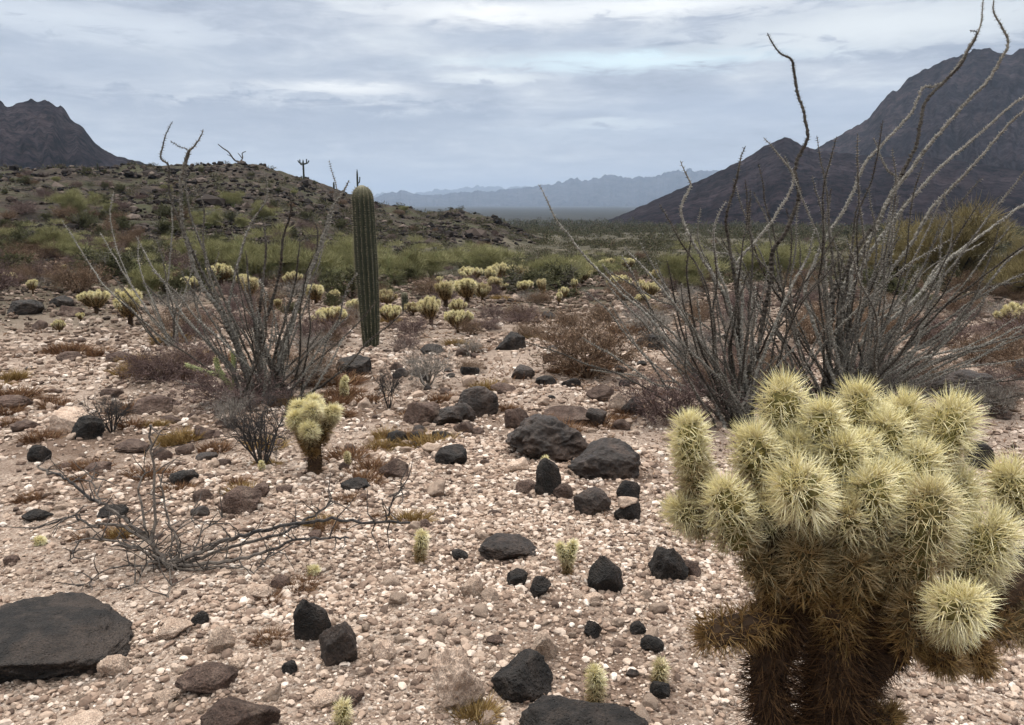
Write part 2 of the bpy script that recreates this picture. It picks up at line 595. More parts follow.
M['tan_green'] = mat_island('yellowing palo verde twigs', [(0, (0.11, 0.085, 0.036)), (0.5, (0.21, 0.165, 0.072)), (1, (0.34, 0.28, 0.14))], 0.8, 0.15, 0, None, 0.25)
M['straw'] = mat_island('straw blades', [(0, (0.12, 0.07, 0.025)), (0.5, (0.25, 0.155, 0.055)), (1, (0.4, 0.29, 0.13))], 0.9, 0.1, 0, None, 0.3)
M['russet'] = mat_island('russet dead herbs', [(0, (0.06, 0.028, 0.016)), (0.5, (0.15, 0.075, 0.04)), (1, (0.28, 0.17, 0.09))], 0.9, 0.1, 0, None, 0.3)
M['scrub'] = mat_island('valley scrub', [(0, (0.03, 0.03, 0.016)), (0.35, (0.055, 0.056, 0.027)), (0.65, (0.10, 0.097, 0.05)), (0.85, (0.07, 0.05, 0.036)), (1, (0.15, 0.125, 0.08))], 0.9, 0.1, 0, None, 0.2)
M['cane'] = mat_plain('cane cholla skin', (0.12, 0.14, 0.055), (0.26, 0.27, 0.12), 70, 0.7, 0.2, 0.004)

# ------------------------------------------------------------------ ground
az = np.concatenate([np.radians(np.arange(-58, 58.01, 0.19)), np.radians(np.arange(62, 300, 5.0))])
rad = np.geomspace(0.35, 21000, 610)
A, R_ = np.meshgrid(az, rad)
X, Y = R_ * np.sin(A), R_ * np.cos(A)
Z = Hgt(X, Y)
nr, na = A.shape
hillamt, tt = hill_amount(X, Y)
V = np.stack([X, Y, Z], -1).reshape(-1, 3)
V = np.concatenate([V, [[0, 0, 0.0]]])
i = np.arange(nr - 1)[:, None] * na
j = np.arange(na)[None, :]
j2 = (j + 1) % na
Q = np.stack([i + j, i + na + j, i + na + j2, i + j2], -1).reshape(-1, 4)
fan = np.stack([np.arange(na), (np.arange(na) + 1) % na, np.full(na, na * nr)], 1)[:, [0, 1, 2]]
scr = sstep(9, 42, R_ + 5 * fbm(X * 0.12, Y * 0.12, 2.0, 3)).reshape(-1)
scr = np.concatenate([scr + sstep(120, 600, R_).reshape(-1), [0]])
hv = np.concatenate([(hillamt + 0.5 * fbm(X * 0.25, Y * 0.25, 3.3, 3) > 1.0).reshape(-1), [False]])
fh = hv[Q].sum(1) >= 2
fh &= R_.reshape(-1)[Q[:, 0]] < 600


def sub_mesh(name, mask, tris, mat):
    q = Q[mask]
    used = np.unique(np.concatenate([q.ravel(), tris.ravel()])) if tris is not None else np.unique(q)
    remap = -np.ones(len(V), int)
    remap[used] = np.arange(len(used))
    mb = MB()
    mb.add(V[used], tris=None if tris is None else remap[tris], quads=remap[q], tone=scr[used])
    o = mb.build(name, mat, smooth=True)
    tag(o, kind='structure')
    return o


sub_mesh('ground', ~fh, fan, M['ground'])
sub_mesh('hill', fh, None, M['hill'])


# ------------------------------------------------------------------ mountains
def mountain(name, pts, rfoot, rridge, mat, gully, p=1.3, seed=0.0, ns=260, nt_=110, rough=1.0, jag=0.0007):
    pa = np.array([azel(*q) for q in pts])
    a = np.linspace(pa[0, 0], pa[-1, 0], ns)
    el = np.interp(a, pa[:, 0], pa[:, 1])
    el = el + jag * fbm(a * 140, 0 * a, seed + 1, 4, 0.6)
    edge = np.minimum(sstep(a[0], a[0] + 0.01, a), 1 - sstep(a[-1] - 0.01, a[-1], a))
    t = np.concatenate([np.linspace(0, 1, nt_), 1 + np.linspace(0.02, 0.9, 30)])
    Aa, Tt = np.meshgrid(a, t)
    Ee = np.interp(Aa, a, el)
    r = rfoot + (rridge - rfoot) * Tt
    rid = CAMZ + rridge * (1 + 0.06 * fbm(Aa * 9, 0, seed, 2)) * Ee * 0 + CAMZ * 0 + CAMZ + rridge * Ee
    zfoot = float(base_h(rfoot)) - 6
    up = np.clip(Tt, 0, 1)
    s = np.where(Tt <= 1, up ** p, np.clip(1 - (Tt - 1) * 1.15, 0, 1) ** 1.2)
    z = zfoot + np.maximum(rid - zfoot, 0) * s
    relief = np.maximum(rid - zfoot, 0)
    g = fbm(Aa * gully, Tt * 1.2, seed, 4) * 0.6 + fbm(Aa * gully * 3, Tt * 5.0, seed + 5, 4) * 0.35
    env = np.where(Tt <= 1, np.sin(PI * np.clip(Tt, 0, 1)) ** 0.8, 0.5)
    z = z - np.abs(g) * env * relief * 0.16 * rough
    z = z + fbm(Aa * gully * 5, Tt * 9, seed + 9, 4) * relief * 0.014 * rough * sstep(0.05, 0.3, Tt)
    # ledges
    z = z + np.sin(z * 0.16 + 3 * fbm(Aa * 8, Tt * 2, seed + 2, 2)) * relief * 0.0025 * rough * sstep(0.45, 0.8, Tt)
    Xm, Ym = r * np.sin(Aa), r * np.cos(Aa)
    mb = MB()
    Vm = np.stack([Xm, Ym, z], -1).reshape(-1, 3)
    i = np.arange(len(t) - 1)[:, None] * ns
    j = np.arange(ns - 1)[None, :]
    q = np.stack([i + j, i + ns + j, i + ns + j + 1, i + j + 1], -1).reshape(-1, 4)[:, ::-1]
    mb.add(Vm, quads=q, tone=sstep(0.4, 0.75, Tt).reshape(-1))
    o = mb.build(name, mat, smooth=True)
    tag(o, kind='structure')
    return o


mountain('mountain', [(-700, 175), (-420, 140), (-250, 118), (-120, 112), (-60, 96), (-30, 106), (0, 102), (6, 108), (14, 106), (30, 102), (46, 102), (60, 109), (70, 118), (84, 131),
                      (95, 145), (108, 154), (130, 161), (150, 166), (200, 176), (260, 190), (340, 205), (420, 222)], 420, 900, M['mountain'], 26, 1.25, 3.0, 520, 120)
mountain('mountain', [(760, 222), (775, 170), (800, 158), (815, 150), (832, 142), (850, 130), (869, 119), (878, 108), (886, 98), (897, 90), (908, 80), (922, 72), (935, 65), (950, 59),
                      (968, 54), (976, 51.5), (985, 52), (1000, 52.5), (1014, 51.5), (1040, 52), (1110, 44), (1180, 62), (1300, 90), (1500, 140), (1900, 190)], 640, 1450, M['mountain'], 20, 1.55, 11.0, 620, 160)
mountain('hill', [(560, 236), (590, 226), (612, 220), (640, 208), (665, 197), (690, 186), (715, 175), (740, 163), (758, 152), (772, 143), (784, 138), (792, 140), (802, 146), (815, 151),
                  (845, 155), (890, 158), (940, 160), (1000, 168), (1060, 182), (1120, 200), (1200, 222)], 480, 900, M['foothill'], 24, 1.2, 21.0, 520, 140, 0.55)
far_px = [(300, 214), (360, 203), (378, 196), (392, 192), (406, 192), (420, 195), (440, 194), (470, 192), (500, 190), (520, 187), (540, 186), (560, 182), (572, 179), (588, 180), (604, 176), (612, 175),
          (626, 178), (640, 176), (652, 177), (664, 174), (680, 171), (694, 170), (712, 170), (730, 172), (770, 168), (820, 160), (900, 165), (1000, 160), (1150, 180), (1300, 205)]
mountain('mountain_range', far_px, 5600, 9000, M['range'], 70, 3.6, 31.0, 900, 60, 1.3, 0.0016)
mountain('mountain_range', [(180, 205), (330, 199), (372, 195), (395, 193), (415, 194), (430, 190), (452, 190), (470, 187), (490, 187), (505, 188), (524, 187), (560, 190), (640, 195), (760, 205)],
         13500, 15500, M['range'], 60, 1.1, 41.0, 700, 50, 0.7, 0.0016)


# ------------------------------------------------------------------ rocks
def rock_verts(seed, sub, planes=14, sharp=14.0, rough=0.06, flat=1.0):
    r_ = np.random.default_rng(seed)
    D, Fc = ICO[sub]
    n = r_.normal(size=(planes, 3))
    n[:, 2] *= 0.8
    n /= np.linalg.norm(n, axis=1)[:, None]
    d = r_.uniform(0.62, 1.05, planes)
    dots = np.maximum(D @ n.T, 0) / d
    rr = (np.sum(dots ** sharp, 1) + 1e-3) ** (-1 / sharp)
    rr = np.minimum(rr, 1.35)
    o = r_.uniform(-50, 50, 3)
    q = D * rr[:, None] + o
    f1 = fbm(q[:, 0] * 1.6, q[:, 1] * 1.6, q[:, 2] * 1.6, 5, 0.6)
    rr = rr * (1 + rough * f1 - rough * 0.6 * np.abs(fbm(q[:, 0] * 2.4 + 9, q[:, 1] * 2.4, q[:, 2] * 2.4, 3, 0.6)))
    if sub >= 4:
        rr = rr * (1 + 0.018 * fbm(q[:, 0] * 9, q[:, 1] * 9, q[:, 2] * 9, 3, 0.7))
    Vv = D * rr[:, None]
    Vv -= 0.5 * (Vv.max(0) + Vv.min(0))
    Vv /= (Vv.max(0) - Vv.min(0)) / 2          # fills the box -1..1
    return Vv, Fc


def place_rock(name, px, py0, py1, w, mat, label, group=None, tilt=0.0, seed=None, sub=5, bury=0.42, planes=9, sharp=48, rough=0.07, asp=None, hfac=1.0):
    """px: centre, py0/py1: top and bottom in the photo, w: width in pixels"""
    hh = py1 - py0
    g = gp(px, py1 - 0.18 * hh)
    d = depth(g)
    sw = w / F * d
    # apparent height mixes true height and foot-print depth; keep a plausible block
    vis = hh / F * d
    e = math.atan2(CAM[2] - g[2], math.hypot(g[0], g[1]))
    dep = (asp or 0.85) * sw
    tz = max((vis - 0.35 * dep * math.sin(e)) / math.cos(e), 0.25 * vis, 0.02)
    tz *= hfac
    tot = tz * (1 + bury)
    seed = seed if seed is not None else int(px * 13 + py1 * 7)
    Vv, Fc = rock_verts(seed, sub, planes, sharp, rough)
    yaw = math.atan2(g[0], g[1])
    c, s = math.cos(tilt), math.sin(tilt)
    P = Vv.copy()
    P[:, 0] = (Vv[:, 0] * c - Vv[:, 2] * s)
    P[:, 2] = (Vv[:, 0] * s + Vv[:, 2] * c)
    P /= np.abs(P).max(0)
    P = P * np.array([sw / 2, dep / 2, tot / 2])
    P[:, 2] += tot / 2 - tz * bury
    cy, sy = math.cos(-yaw), math.sin(-yaw)
    P = np.stack([P[:, 0] * cy - P[:, 1] * sy, P[:, 0] * sy + P[:, 1] * cy, P[:, 2]], 1)
    mb = MB()
    mb.add(P, tris=Fc)
    o = mb.build(name, mat, smooth=True)
    o.location = g
    tag(o, label, 'rock' if name != 'pale_stone' else 'stone', group)
    return o, g


LAND = []      # landmarks by which others are described: (px, py, phrase)
G_ROCK = 'dark volcanic rocks on the gravel'
ROCKS = [
    # px, top, bottom, width, material, label, landmark phrase, extra
    (54, 580, 660, 140, 'basalt', 'large flat black slab half buried below the charred shrub', 'the large flat black slab', dict(asp=1.35, planes=9, bury=0.6, hfac=0.62)),
    (312, 600, 643, 40, 'basalt', 'pointed black rock leaning over a darker brown rock', 'the pointed black rock', dict(tilt=0.5)),
    (339, 625, 666, 37, 'varnish', 'blunt brownish black rock touching the pointed black rock', 'the blunt brownish rock', {}),
    (208, 666, 694, 60, 'brown_rock', 'long flat grey rock lying between pale stones', 'the long flat grey rock', dict(asp=0.6)),
    (242, 695, 740, 76, 'brown_rock', 'square purplish brown block at the bottom edge of the photo', 'the square brown block', dict(planes=7, sharp=22)),
    (523, 656, 696, 66, 'basalt', 'black wedge shaped rock beside a lumpy pale boulder', 'the black wedge rock', dict(sub=5, tilt=-0.2)),
    (588, 702, 765, 144, 'basalt', 'big pitted black boulder cut by the bottom edge of the photo', 'the big pitted boulder', dict(sub=5, rough=0.09)),
    (605, 561, 595, 36, 'basalt', 'black six sided rock resting on pale pebbles', 'the six sided black rock', {}),
    (666, 546, 583, 44, 'basalt', 'leaning pitted black rock near the large cholla', 'the leaning pitted rock', dict(tilt=0.45, rough=0.1)),
    (509, 536, 560, 62, 'varnish', 'low flat dark rock sunk in gravel behind two small stones', 'the low flat dark rock', dict(asp=0.7)),
    (540, 578, 598, 23, 'basalt', 'small round black rock between the flat rock and the six sided rock', 'the small round black rock', {}),
    (517, 570, 585, 22, 'basalt', 'tiny flat black rock in front of the low flat dark rock', None, {}),
    (548, 461, 500, 28, 'basalt', 'upright black rock with a cholla seedling behind its tip', 'the upright black rock', dict(tilt=0.25, asp=0.8)),
    (592, 489, 516, 38, 'varnish', 'wedge shaped glossy rock sloping down to one side', 'the glossy wedge rock', dict(tilt=0.3)),
    (627, 500, 523, 27, 'basalt', 'black rock with a chalky white stone on its top', 'the white capped rock', {}),
    (628, 482, 503, 24, 'basalt', 'black rock directly behind the white capped one', None, {}),
    (550, 416, 464, 92, 'varnish', 'largest glossy dark boulder with hollowed ledges', 'the largest glossy boulder', dict(sub=5, rough=0.13, planes=12, asp=0.8, seed=401)),
    (604, 442, 481, 72, 'varnish', 'rounded brownish boulder in front of the largest glossy boulder', 'the rounded brownish boulder', dict(sub=5, rough=0.09, seed=77)),
    (451, 448, 469, 33, 'basalt', 'black squat rock alone on open gravel', 'the black squat rock', {}),
    (478, 387, 421, 42, 'varnish', 'tilted dark slab leaning on smaller rocks', 'the tilted dark slab', dict(tilt=0.55, asp=0.7)),
    (422, 402, 426, 38, 'brown_rock', 'reddish brown rock at the end of the tilted slab row', 'the reddish brown rock', {}),
    (448, 407, 426, 34, 'varnish', 'dark rock wedged between the reddish rock and the tilted slab', None, {}),
    (464, 404, 424, 24, 'varnish', 'small dark rock under the tilted slab', None, {}),
    (395, 459, 481, 32, 'brown_rock', 'dark brown rock beside russet dead herbs', 'the dark brown rock', dict(tilt=0.3)),
    (241, 488, 514, 43, 'brown_rock', 'dark grey domed rock with a smaller stone touching it', 'the domed grey rock', {}),
    (260, 484, 498, 20, 'brown_rock', 'small brown rock touching the domed grey rock', None, {}),
    (186, 469, 487, 30, 'basalt', 'small slanting grey rock under the dead shrub', 'the slanting grey rock', dict(tilt=0.3)),
    (88, 417, 442, 32, 'basalt', 'black rock leaning against a whitish boulder', 'the black rock by the whitish boulder', {}),
    (156, 396, 415, 44, 'brown_rock', 'wide dark brown mound of rock on the left slope', 'the wide brown rock', {}),
    (26, 301, 316, 34, 'basalt', 'flat black rock on the upper gravel slope', 'the flat black rock up the slope', {}),
    (62, 297, 308, 22, 'basalt', 'low dark rock behind a small slope cholla', None, {}),
    (70, 306, 318, 26, 'brown_rock', 'brown flat rock under the low dark rock up the slope', None, {}),
    (511, 334, 352, 32, 'basalt', 'black rock at the head of the gravel wash', 'the black rock heading the wash', {}),
    (354, 357, 377, 36, 'basalt', 'dark rock in shade at the foot of the tall saguaro', 'the rock below the saguaro', {}),
    (651, 335, 352, 32, 'basalt', 'dark rock half hidden behind the big brown bush', 'the rock behind the brown bush', {}),
    (965, 372, 406, 72, 'varnish', 'long black boulder behind the large cholla', 'the long black boulder', dict(sub=5, rough=0.1)),
    (1008, 380, 400, 40, 'brown_rock', 'brown rock touching the end of the long black boulder', None, {}),
    (1030, 362, 384, 36, 'varnish', 'dark rock on the edge of the photo above the brown rock', None, {}),
    (978, 444, 470, 28, 'basalt', 'dark rock showing past the crown of the large cholla', None, {}),
    (593, 622, 638, 18, 'basalt', 'small dark rock alone between the six sided rock and the big pitted boulder', None, {}),
    (652, 636, 651, 24, 'basalt', 'small flat dark rock above a pair of cholla seedlings', 'the small flat dark rock', {}),
    (638, 622, 634, 17, 'basalt', 'tiny dark rock just behind the small flat dark rock', None, {}),
    (660, 682, 697, 21, 'basalt', 'dark grey stone under the straw coloured cholla seedling', None, {}),
    (571, 407, 422, 60, 'brown_rock', 'brown slab just behind the largest glossy boulder', None, dict(asp=0.6)),
    (596, 409, 428, 22, 'varnish', 'square dark rock beside the brown slab behind the glossy boulder', None, {}),
    (517, 409, 432, 26, 'brown_rock', 'square brown rock at the shoulder of the largest glossy boulder', None, {}),
    (526, 436, 444, 16, 'brown_rock', 'flat brown stone peeping out beside the largest glossy boulder', None, {}),
    (527, 480, 493, 26, 'brown_rock', 'flat brown stone beside the upright black rock', None, {}),
    (563, 484, 500, 20, 'brown_rock', 'small brown stone in front of the rounded brownish boulder', None, {}),
    (470, 366, 376, 20, 'basalt', 'small dark rock in the upper wash', None, {}),
    (503, 383, 394, 26, 'brown_rock', 'low brown rock behind the tilted dark slab', None, {}),
    (523, 366, 380, 24, 'varnish', 'dark rock near the foot of the big brown bush', None, {}),
    (546, 376, 388, 22, 'basalt', 'small black rock below the big brown bush', None, {}),
    (571, 378, 388, 20, 'basalt', 'flat black rock under the twigs of the big brown bush', None, {}),
    (600, 386, 402, 28, 'brown_rock', 'rounded brown rock below the purplish bush', None, {}),
    (633, 398, 416, 24, 'varnish', 'dark rock at the edge of the purplish bush', None, {}),
    (617, 394, 412, 20, 'pale_rock', 'whitish rock by the edge of the purplish bush', None, {}),
    (40, 446, 463, 22, 'basalt', 'small black rock on the brown patch of slope', None, {}),
    (14, 395, 410, 34, 'brown_rock', 'brown rock on the upper left gravel', None, {}),
    (26, 420, 430, 28, 'brown_rock', 'low brown rock before the whitish boulder', None, {}),
    (112, 388, 398, 22, 'brown_rock', 'small brown rock uphill of the wide brown rock', None, {}),
    (120, 352, 362, 28, 'brown_rock', 'low brown rock by the yellow grass on the slope', None, {}),
    (133, 440, 452, 34, 'brown_rock', 'broad low rock behind the dead shrub', None, {}),
    (38, 508, 521, 28, 'basalt', 'black rock with a tan stone resting on top of it', None, {}),
    (113, 504, 518, 30, 'basalt', 'grey rock under the branches of the charred shrub', None, {}),
    (70, 352, 362, 24, 'brown_rock', 'brown rock halfway up the left gravel slope', None, {}),
    (98, 462, 474, 26, 'brown_rock', 'dull brown rock near the long dead branch', None, {}),
    (356, 478, 490, 30, 'basalt', 'dark flat rock half under russet herbs', None, {}),
    (290, 662, 674, 16, 'basalt', 'tiny dark rock below the blunt brownish rock', None, {}),
    (200, 612, 626, 18, 'basalt', 'little grey rock above the white caliche stone', None, {}),
    (930, 460, 480, 30, 'basalt', 'dark rock behind the joints of the large cholla', None, {}),
    (352, 690, 704, 26, 'brown_rock', 'flat brownish stone beside the smallest cholla seedling', None, {}),
    (690, 560, 578, 22, 'brown_rock', 'brown rock in the shade of the large cholla', None, {}),
    (548, 312, 320, 16, 'basalt', 'far dark rock among the distant chollas', None, {}),
    (432, 345, 356, 24, 'basalt', 'dark rock under the bare grey shrub', None, {}),
    (1000, 408, 420, 20, 'brown_rock', 'small brown rock on the gravel under the long black boulder', None, {}),
]
rock_at = {}
for (px, y0, y1, w, mt, lab, lm, kw) in ROCKS:
    nm = 'boulder' if w > 60 else 'rock'
    o, g = place_rock(nm, px, y0, y1, w, M[mt], lab, G_ROCK, **kw)
    rock_at[lab] = (o, g)
    if lm:
        LAND.append((px, 0.5 * (y0 + y1), lm))

LAND += [(313, 440, 'the lone upright cholla'), (367, 300, 'the tall saguaro'), (265, 390, 'the leaning ocotillo'), (590, 340, 'the big brown bush'), (665, 388, 'the purplish bush'),
         (165, 560, 'the charred shrub'), (421, 546, 'the single stemmed seedling'), (566, 556, 'the forked seedling'), (595, 680, 'the shaggy seedling'), (830, 560, 'the large cholla'),
         (172, 330, 'the far ocotillo'), (430, 365, 'the bare grey shrub'), (70, 418, 'the whitish boulder'), (458, 690, 'the lumpy pale boulder'), (220, 640, 'the white caliche stone')]

# named pale stones
for (px, y0, y1, w, lab, kw) in [
    (72, 410, 436, 38, 'whitish boulder with a black rock leaning against it', {}),
    (459, 655, 715, 54, 'lumpy pale boulder crumbling into gravel beside the black wedge rock', dict(rough=0.16, sub=5)),
    (221, 628, 654, 28, 'bright white caliche stone near the long flat grey rock', {}),
    (176, 619, 636, 34, 'flat white stone beside a little grey rock', {}),
    (258, 583, 598, 28, 'white flat stone among russet herbs', {}),
    (114, 655, 675, 30, 'pale slab lying below the large flat black slab', {}),
    (627, 494, 505, 20, 'chalky white stone capping a black rock', dict(bury=0.1)),
    (518, 458, 474, 22, 'pale rounded stone by the corner of the largest glossy boulder', {}),
    (472, 578, 598, 22, 'pale block stone on the gravel before the flat dark rock', {}),
    (490, 588, 602, 18, 'pale stone leaning on its twin near the wash', {}),
    (544, 632, 660, 30, 'half buried tan stone with a dark flank', {}),
    (592, 592, 604, 20, 'pale stone under the six sided black rock', {}),
    (240, 655, 668, 22, 'rounded cream stone above the long flat grey rock', {}),
    (165, 690, 704, 26, 'cream stone in the stony lower corner', {}),
    (80, 712, 728, 44, 'pale flat stone cut by the bottom edge near the corner', {}),
    (383, 640, 660, 26, 'pale stone with pinkish soil around it', {}),
    (325, 690, 705, 30, 'flat cream stone beside the square brown block', {}),
]:
    y_ = y1
    o, g = place_rock('pale_stone', px, y0, y1, w, M['pale_rock'], lab, 'pale stones lying on the gravel', **kw)
    if 'capping' in lab:
        t = rock_at['black rock with a chalky white stone on its top'][1]
        o.location = (t[0], t[1] - 0.01, t[2] + 0.075)


# ------------------------------------------------------------------ labels for the many
USED = set()


def rel(px, py, l):
    dx, dy = px - l[0], py - l[1]
    if 'peak' in l[2] or 'skyline' in l[2]:
        return 'in front of'
    if abs(dy) > 0.8 * abs(dx):
        return ('in front of' if dy > 0 else 'behind')
    return 'beside'


def auto_label(px, py, forms, where='on the gravel'):
    near = sorted(LAND, key=lambda l: math.hypot(px - l[0], (py - l[1]) * 1.4))[:6]
    for f in forms:
        for l in near[:2]:
            s = f'{f} {rel(px, py, l)} {l[2]}'
            if s not in USED and len(s.split()) <= 16:
                USED.add(s)
                return s
    for f in forms:
        for k in range(0, 3):
            for q in range(k + 1, 5):
                s = f'{f} between {near[k][2]} and {near[q][2]}'
                if s not in USED and len(s.split()) <= 16:
                    USED.add(s)
                    return s
    return f'{forms[0]} {where}'


# ------------------------------------------------------------------ scattered pale stones (countable) and gravel (not countable)
STONE = []
for k in range(10):
    Vv, Fc = rock_verts(900 + k, 3, 11, 11, 0.1)
    mb = MB()
    mb.add(Vv * 0.5, tris=Fc)
    o = mb.build('pale_stone', M['pale_rock'], smooth=True)
    STONE.append(o)
nst = 0
cand = []
while nst < 285:
    r = math.exp(rng.uniform(math.log(2.1), math.log(9.0)))
    a = rng.uniform(-0.62, 0.52)
    x, y = r * math.sin(a), r * math.cos(a)
    z = float(Hgt(x, y))
    px, py, d = proj((x, y, z))
    if not (5 < px < 1019 and 340 < py < 722):
        continue
    # stonier towards the lower left and along the wash
    dens = 0.35 + 0.65 * float(np.clip(0.5 + 1.4 * noise3(x * 0.9, y * 0.9, 7.7), 0, 1))
    if px > 660 and py > 420:
        dens *= 0.6
    if rng.random() > dens:
        continue
    s = d * rng.choice([9, 11, 14, 18, 24], p=[.34, .3, .2, .11, .05]) / F
    cand.append((x, y, z, px, py, s))
    nst += 1
names_ = [('cream', 'chunky'), ('pinkish', 'rounded'), ('chalky', 'angular'), ('buff', 'squarish'), ('sandy', 'wedge shaped')]
for k, (x, y, z, px, py, s) in enumerate(sorted(cand, key=lambda c: -c[5] / math.hypot(c[0], c[1]))):
    src = STONE[k % 10]
    o = src if k < 10 else src.copy()
    if k >= 10:
        COL.objects.link(o)
    fl = rng.uniform(0.5, 0.85)
    o.scale = (s, s * rng.uniform(0.7, 1.0), s * fl)
    o.rotation_euler = (rng.normal(0, 0.25), rng.normal(0, 0.25), rng.uniform(0, 6.28))
    o.location = (x, y, z + s * fl * 0.22)
    size = 'small' if s * F / math.hypot(x, y) < 11 else 'mid sized'
    flat = 'flat' if fl < 0.62 else 'stubby' if fl > 0.76 else 'low'
    tag(o, auto_label(px, py, [f'{size} pale {flat} stone', f'{flat} pale stone lying', f'{size} pale stone'], 'among loose gravel'), 'stone', 'pale stones lying on the gravel')


def scatter_stones(n, rlo, rhi, amin, amax, size, ico, seed, zoff=0.15, dens=None):
    r_ = np.random.default_rng(seed)
    r = np.sqrt(r_.uniform(rlo ** 2, rhi ** 2, n)) if isinstance(n, int) and not callable(size) else np.exp(r_.uniform(math.log(rlo), math.log(rhi), n))
    a = r_.uniform(amin, amax, n)
    x, y = r * np.sin(a), r * np.cos(a)
    if dens is not None:
        keep = r_.random(n) < dens(x, y)
        x, y, r, a = x[keep], y[keep], r[keep], a[keep]
        n = len(x)
    z = Hgt(x, y)
    s = size(r, r_)
    base = [rock_verts(seed * 31 + q, ico, 9, 10, 0.08)[0] for q in range(16)]
    Fc = ICO[ico][1]
    nv = len(base[0])
    B = np.stack(base)[r_.integers(0, 16, n)]
    sc = np.stack([s * r_.uniform(0.8, 1.15, n), s * r_.uniform(0.6, 1.0, n), s * r_.uniform(0.4, 0.8, n)], 1) * 0.5
    P = B * sc[:, None, :]
    t1 = r_.normal(0, 0.35, n)
    c, q = np.cos(t1)[:, None], np.sin(t1)[:, None]
    P = np.stack([P[..., 0], P[..., 1] * c - P[..., 2] * q, P[..., 1] * q + P[..., 2] * c], -1)
    th = r_.uniform(0, 2 * PI, n)
    c, q = np.cos(th)[:, None], np.sin(th)[:, None]
    P = np.stack([P[..., 0] * c - P[..., 1] * q, P[..., 0] * q + P[..., 1] * c, P[..., 2]], -1)
    P += np.stack([x, y, z + s * zoff], 1)[:, None, :]
    T = (Fc[None] + (np.arange(n) * nv)[:, None, None]).reshape(-1, 3)
    scatter_stones.r = np.repeat(r, nv)
    return P.reshape(-1, 3), T


mb = MB()


def gdens(x, y):
    return np.clip(0.85 + 0.8 * fbm(x * 0.55, y * 0.55, 12.0, 4), 0.3, 1)


for (n, lo, hi, sub_, k) in [(38000, 1.25, 3.3, 1, 0.0052), (50000, 3.0, 6, 0, 0.0056), (50000, 5.5, 36, 0, 0.0050)]:
    P, T = scatter_stones(n, lo, hi, -0.76, 0.74, lambda r, q: np.maximum(0.0075, k * r) * np.minimum(np.exp(q.normal(-0.2, 0.6, len(r))), 3.0 if sub_ else 1.9), sub_, int(n / 1000) + sub_, 0.14, gdens)
    mb.add(P, tris=T, tone=sstep(9, 24, scatter_stones.r))
o = mb.build('gravel', M['gravel'])
tag(o, 'loose pale pinkish gravel covering the ground', 'gravel', kind='stuff')

# hillside scree
mb = MB()


def hdens(x, y):
    h, t = hill_amount(x, y)
    return np.clip(h * 0.8 - 0.25, 0, 1) * np.clip(0.55 + 0.9 * fbm(x * 0.12, y * 0.12, 4.0, 3), 0.05, 1)


P, T = scatter_stones(52000, 16, 150, -1.0, 0.12, lambda r, q: np.clip(0.0042 * r, 0.08, 0.5) * np.exp(q.normal(0, 0.5, len(r))), 0, 77, 0.1, hdens)
mb.add(P, tris=T)
o = mb.build('rubble', M['scree'])
tag(o, 'dark volcanic rubble strewn over the left hillside', 'rubble', kind='stuff')


# ------------------------------------------------------------------ scrub
def sprays(mb, centres, size, n, r_, up=0.35, thick=0.02, m=0, length=0.45):
    """each centre becomes a loose clump of short needles"""
    k = len(centres)
    c = np.repeat(centres, n, 0)
    s = np.repeat(size, n)
    d = r_.normal(size=(k * n, 3))
    d /= np.linalg.norm(d, axis=1)[:, None]
    d[:, 2] = np.abs(d[:, 2]) * 0.9
    rad_ = r_.random(k * n) ** 0.5
    p = c + d * (s * rad_)[:, None] * np.array([1, 1, 0.85])
    q = d + np.array([0, 0, up]) + r_.normal(0, 0.5, (k * n, 3))
    q /= np.linalg.norm(q, axis=1)[:, None]
    mb.spikes(p, p + q * (s * length * r_.uniform(0.5, 1.2, k * n))[:, None], s * thick * r_.uniform(0.6, 1.4, k * n), m)


r_ = np.random.default_rng(55)
n = 21000
r = np.exp(r_.uniform(math.log(32), math.log(900), n))
a = r_.uniform(-0.8, 0.8, n)
x, y = r * np.sin(a), r * np.cos(a)
h, t = hill_amount(x, y)
keep = (r_.random(n) < np.clip(1.0 - 0.09 * h, 0.3, 1)) & (r_.random(n) < np.clip(0.6 + fbm(x * 0.05, y * 0.05, 3.0, 3), 0.1, 1)) & ((r < 165) | (a > -0.12))
x, y, r = x[keep], y[keep], r[keep]
mb = MB()
sz = np.clip(r * 0.006, 0.32, 3.0) * np.where(h[keep] > 0.6, 0.8, 1.0) * np.exp(r_.normal(0, 0.35, len(x)))
sprays(mb, np.stack([x, y, Hgt(x, y)], 1), sz, 70, r_, 0.2, 0.05, 0, 0.26)
o = mb.build('scrub', M['scrub'])
tag(o, 'olive and brown scrub carpeting the valley and lower hillside', 'scrub', kind='stuff')


# ------------------------------------------------------------------ branching shrubs
def catmull(P, per=6):
    P = np.asarray(P, float)
    if len(P) < 3:
        t = np.linspace(0, 1, per + 1)[:, None]
        return P[0] * (1 - t) + P[-1] * t
    Q = np.concatenate([2 * P[:1] - P[1:2], P, 2 * P[-1:] - P[-2:-1]])
    out = []
    for k in range(1, len(Q) - 2):
        p0, p1, p2, p3 = Q[k - 1:k + 3]
        for t in np.arange(per) / per:
            out.append(0.5 * ((2 * p1) + (-p0 + p2) * t + (2 * p0 - 5 * p1 + 4 * p2 - p3) * t * t + (-p0 + 3 * p1 - 3 * p2 + p3) * t ** 3))
    out.append(Q[-2])
    return np.array(out)


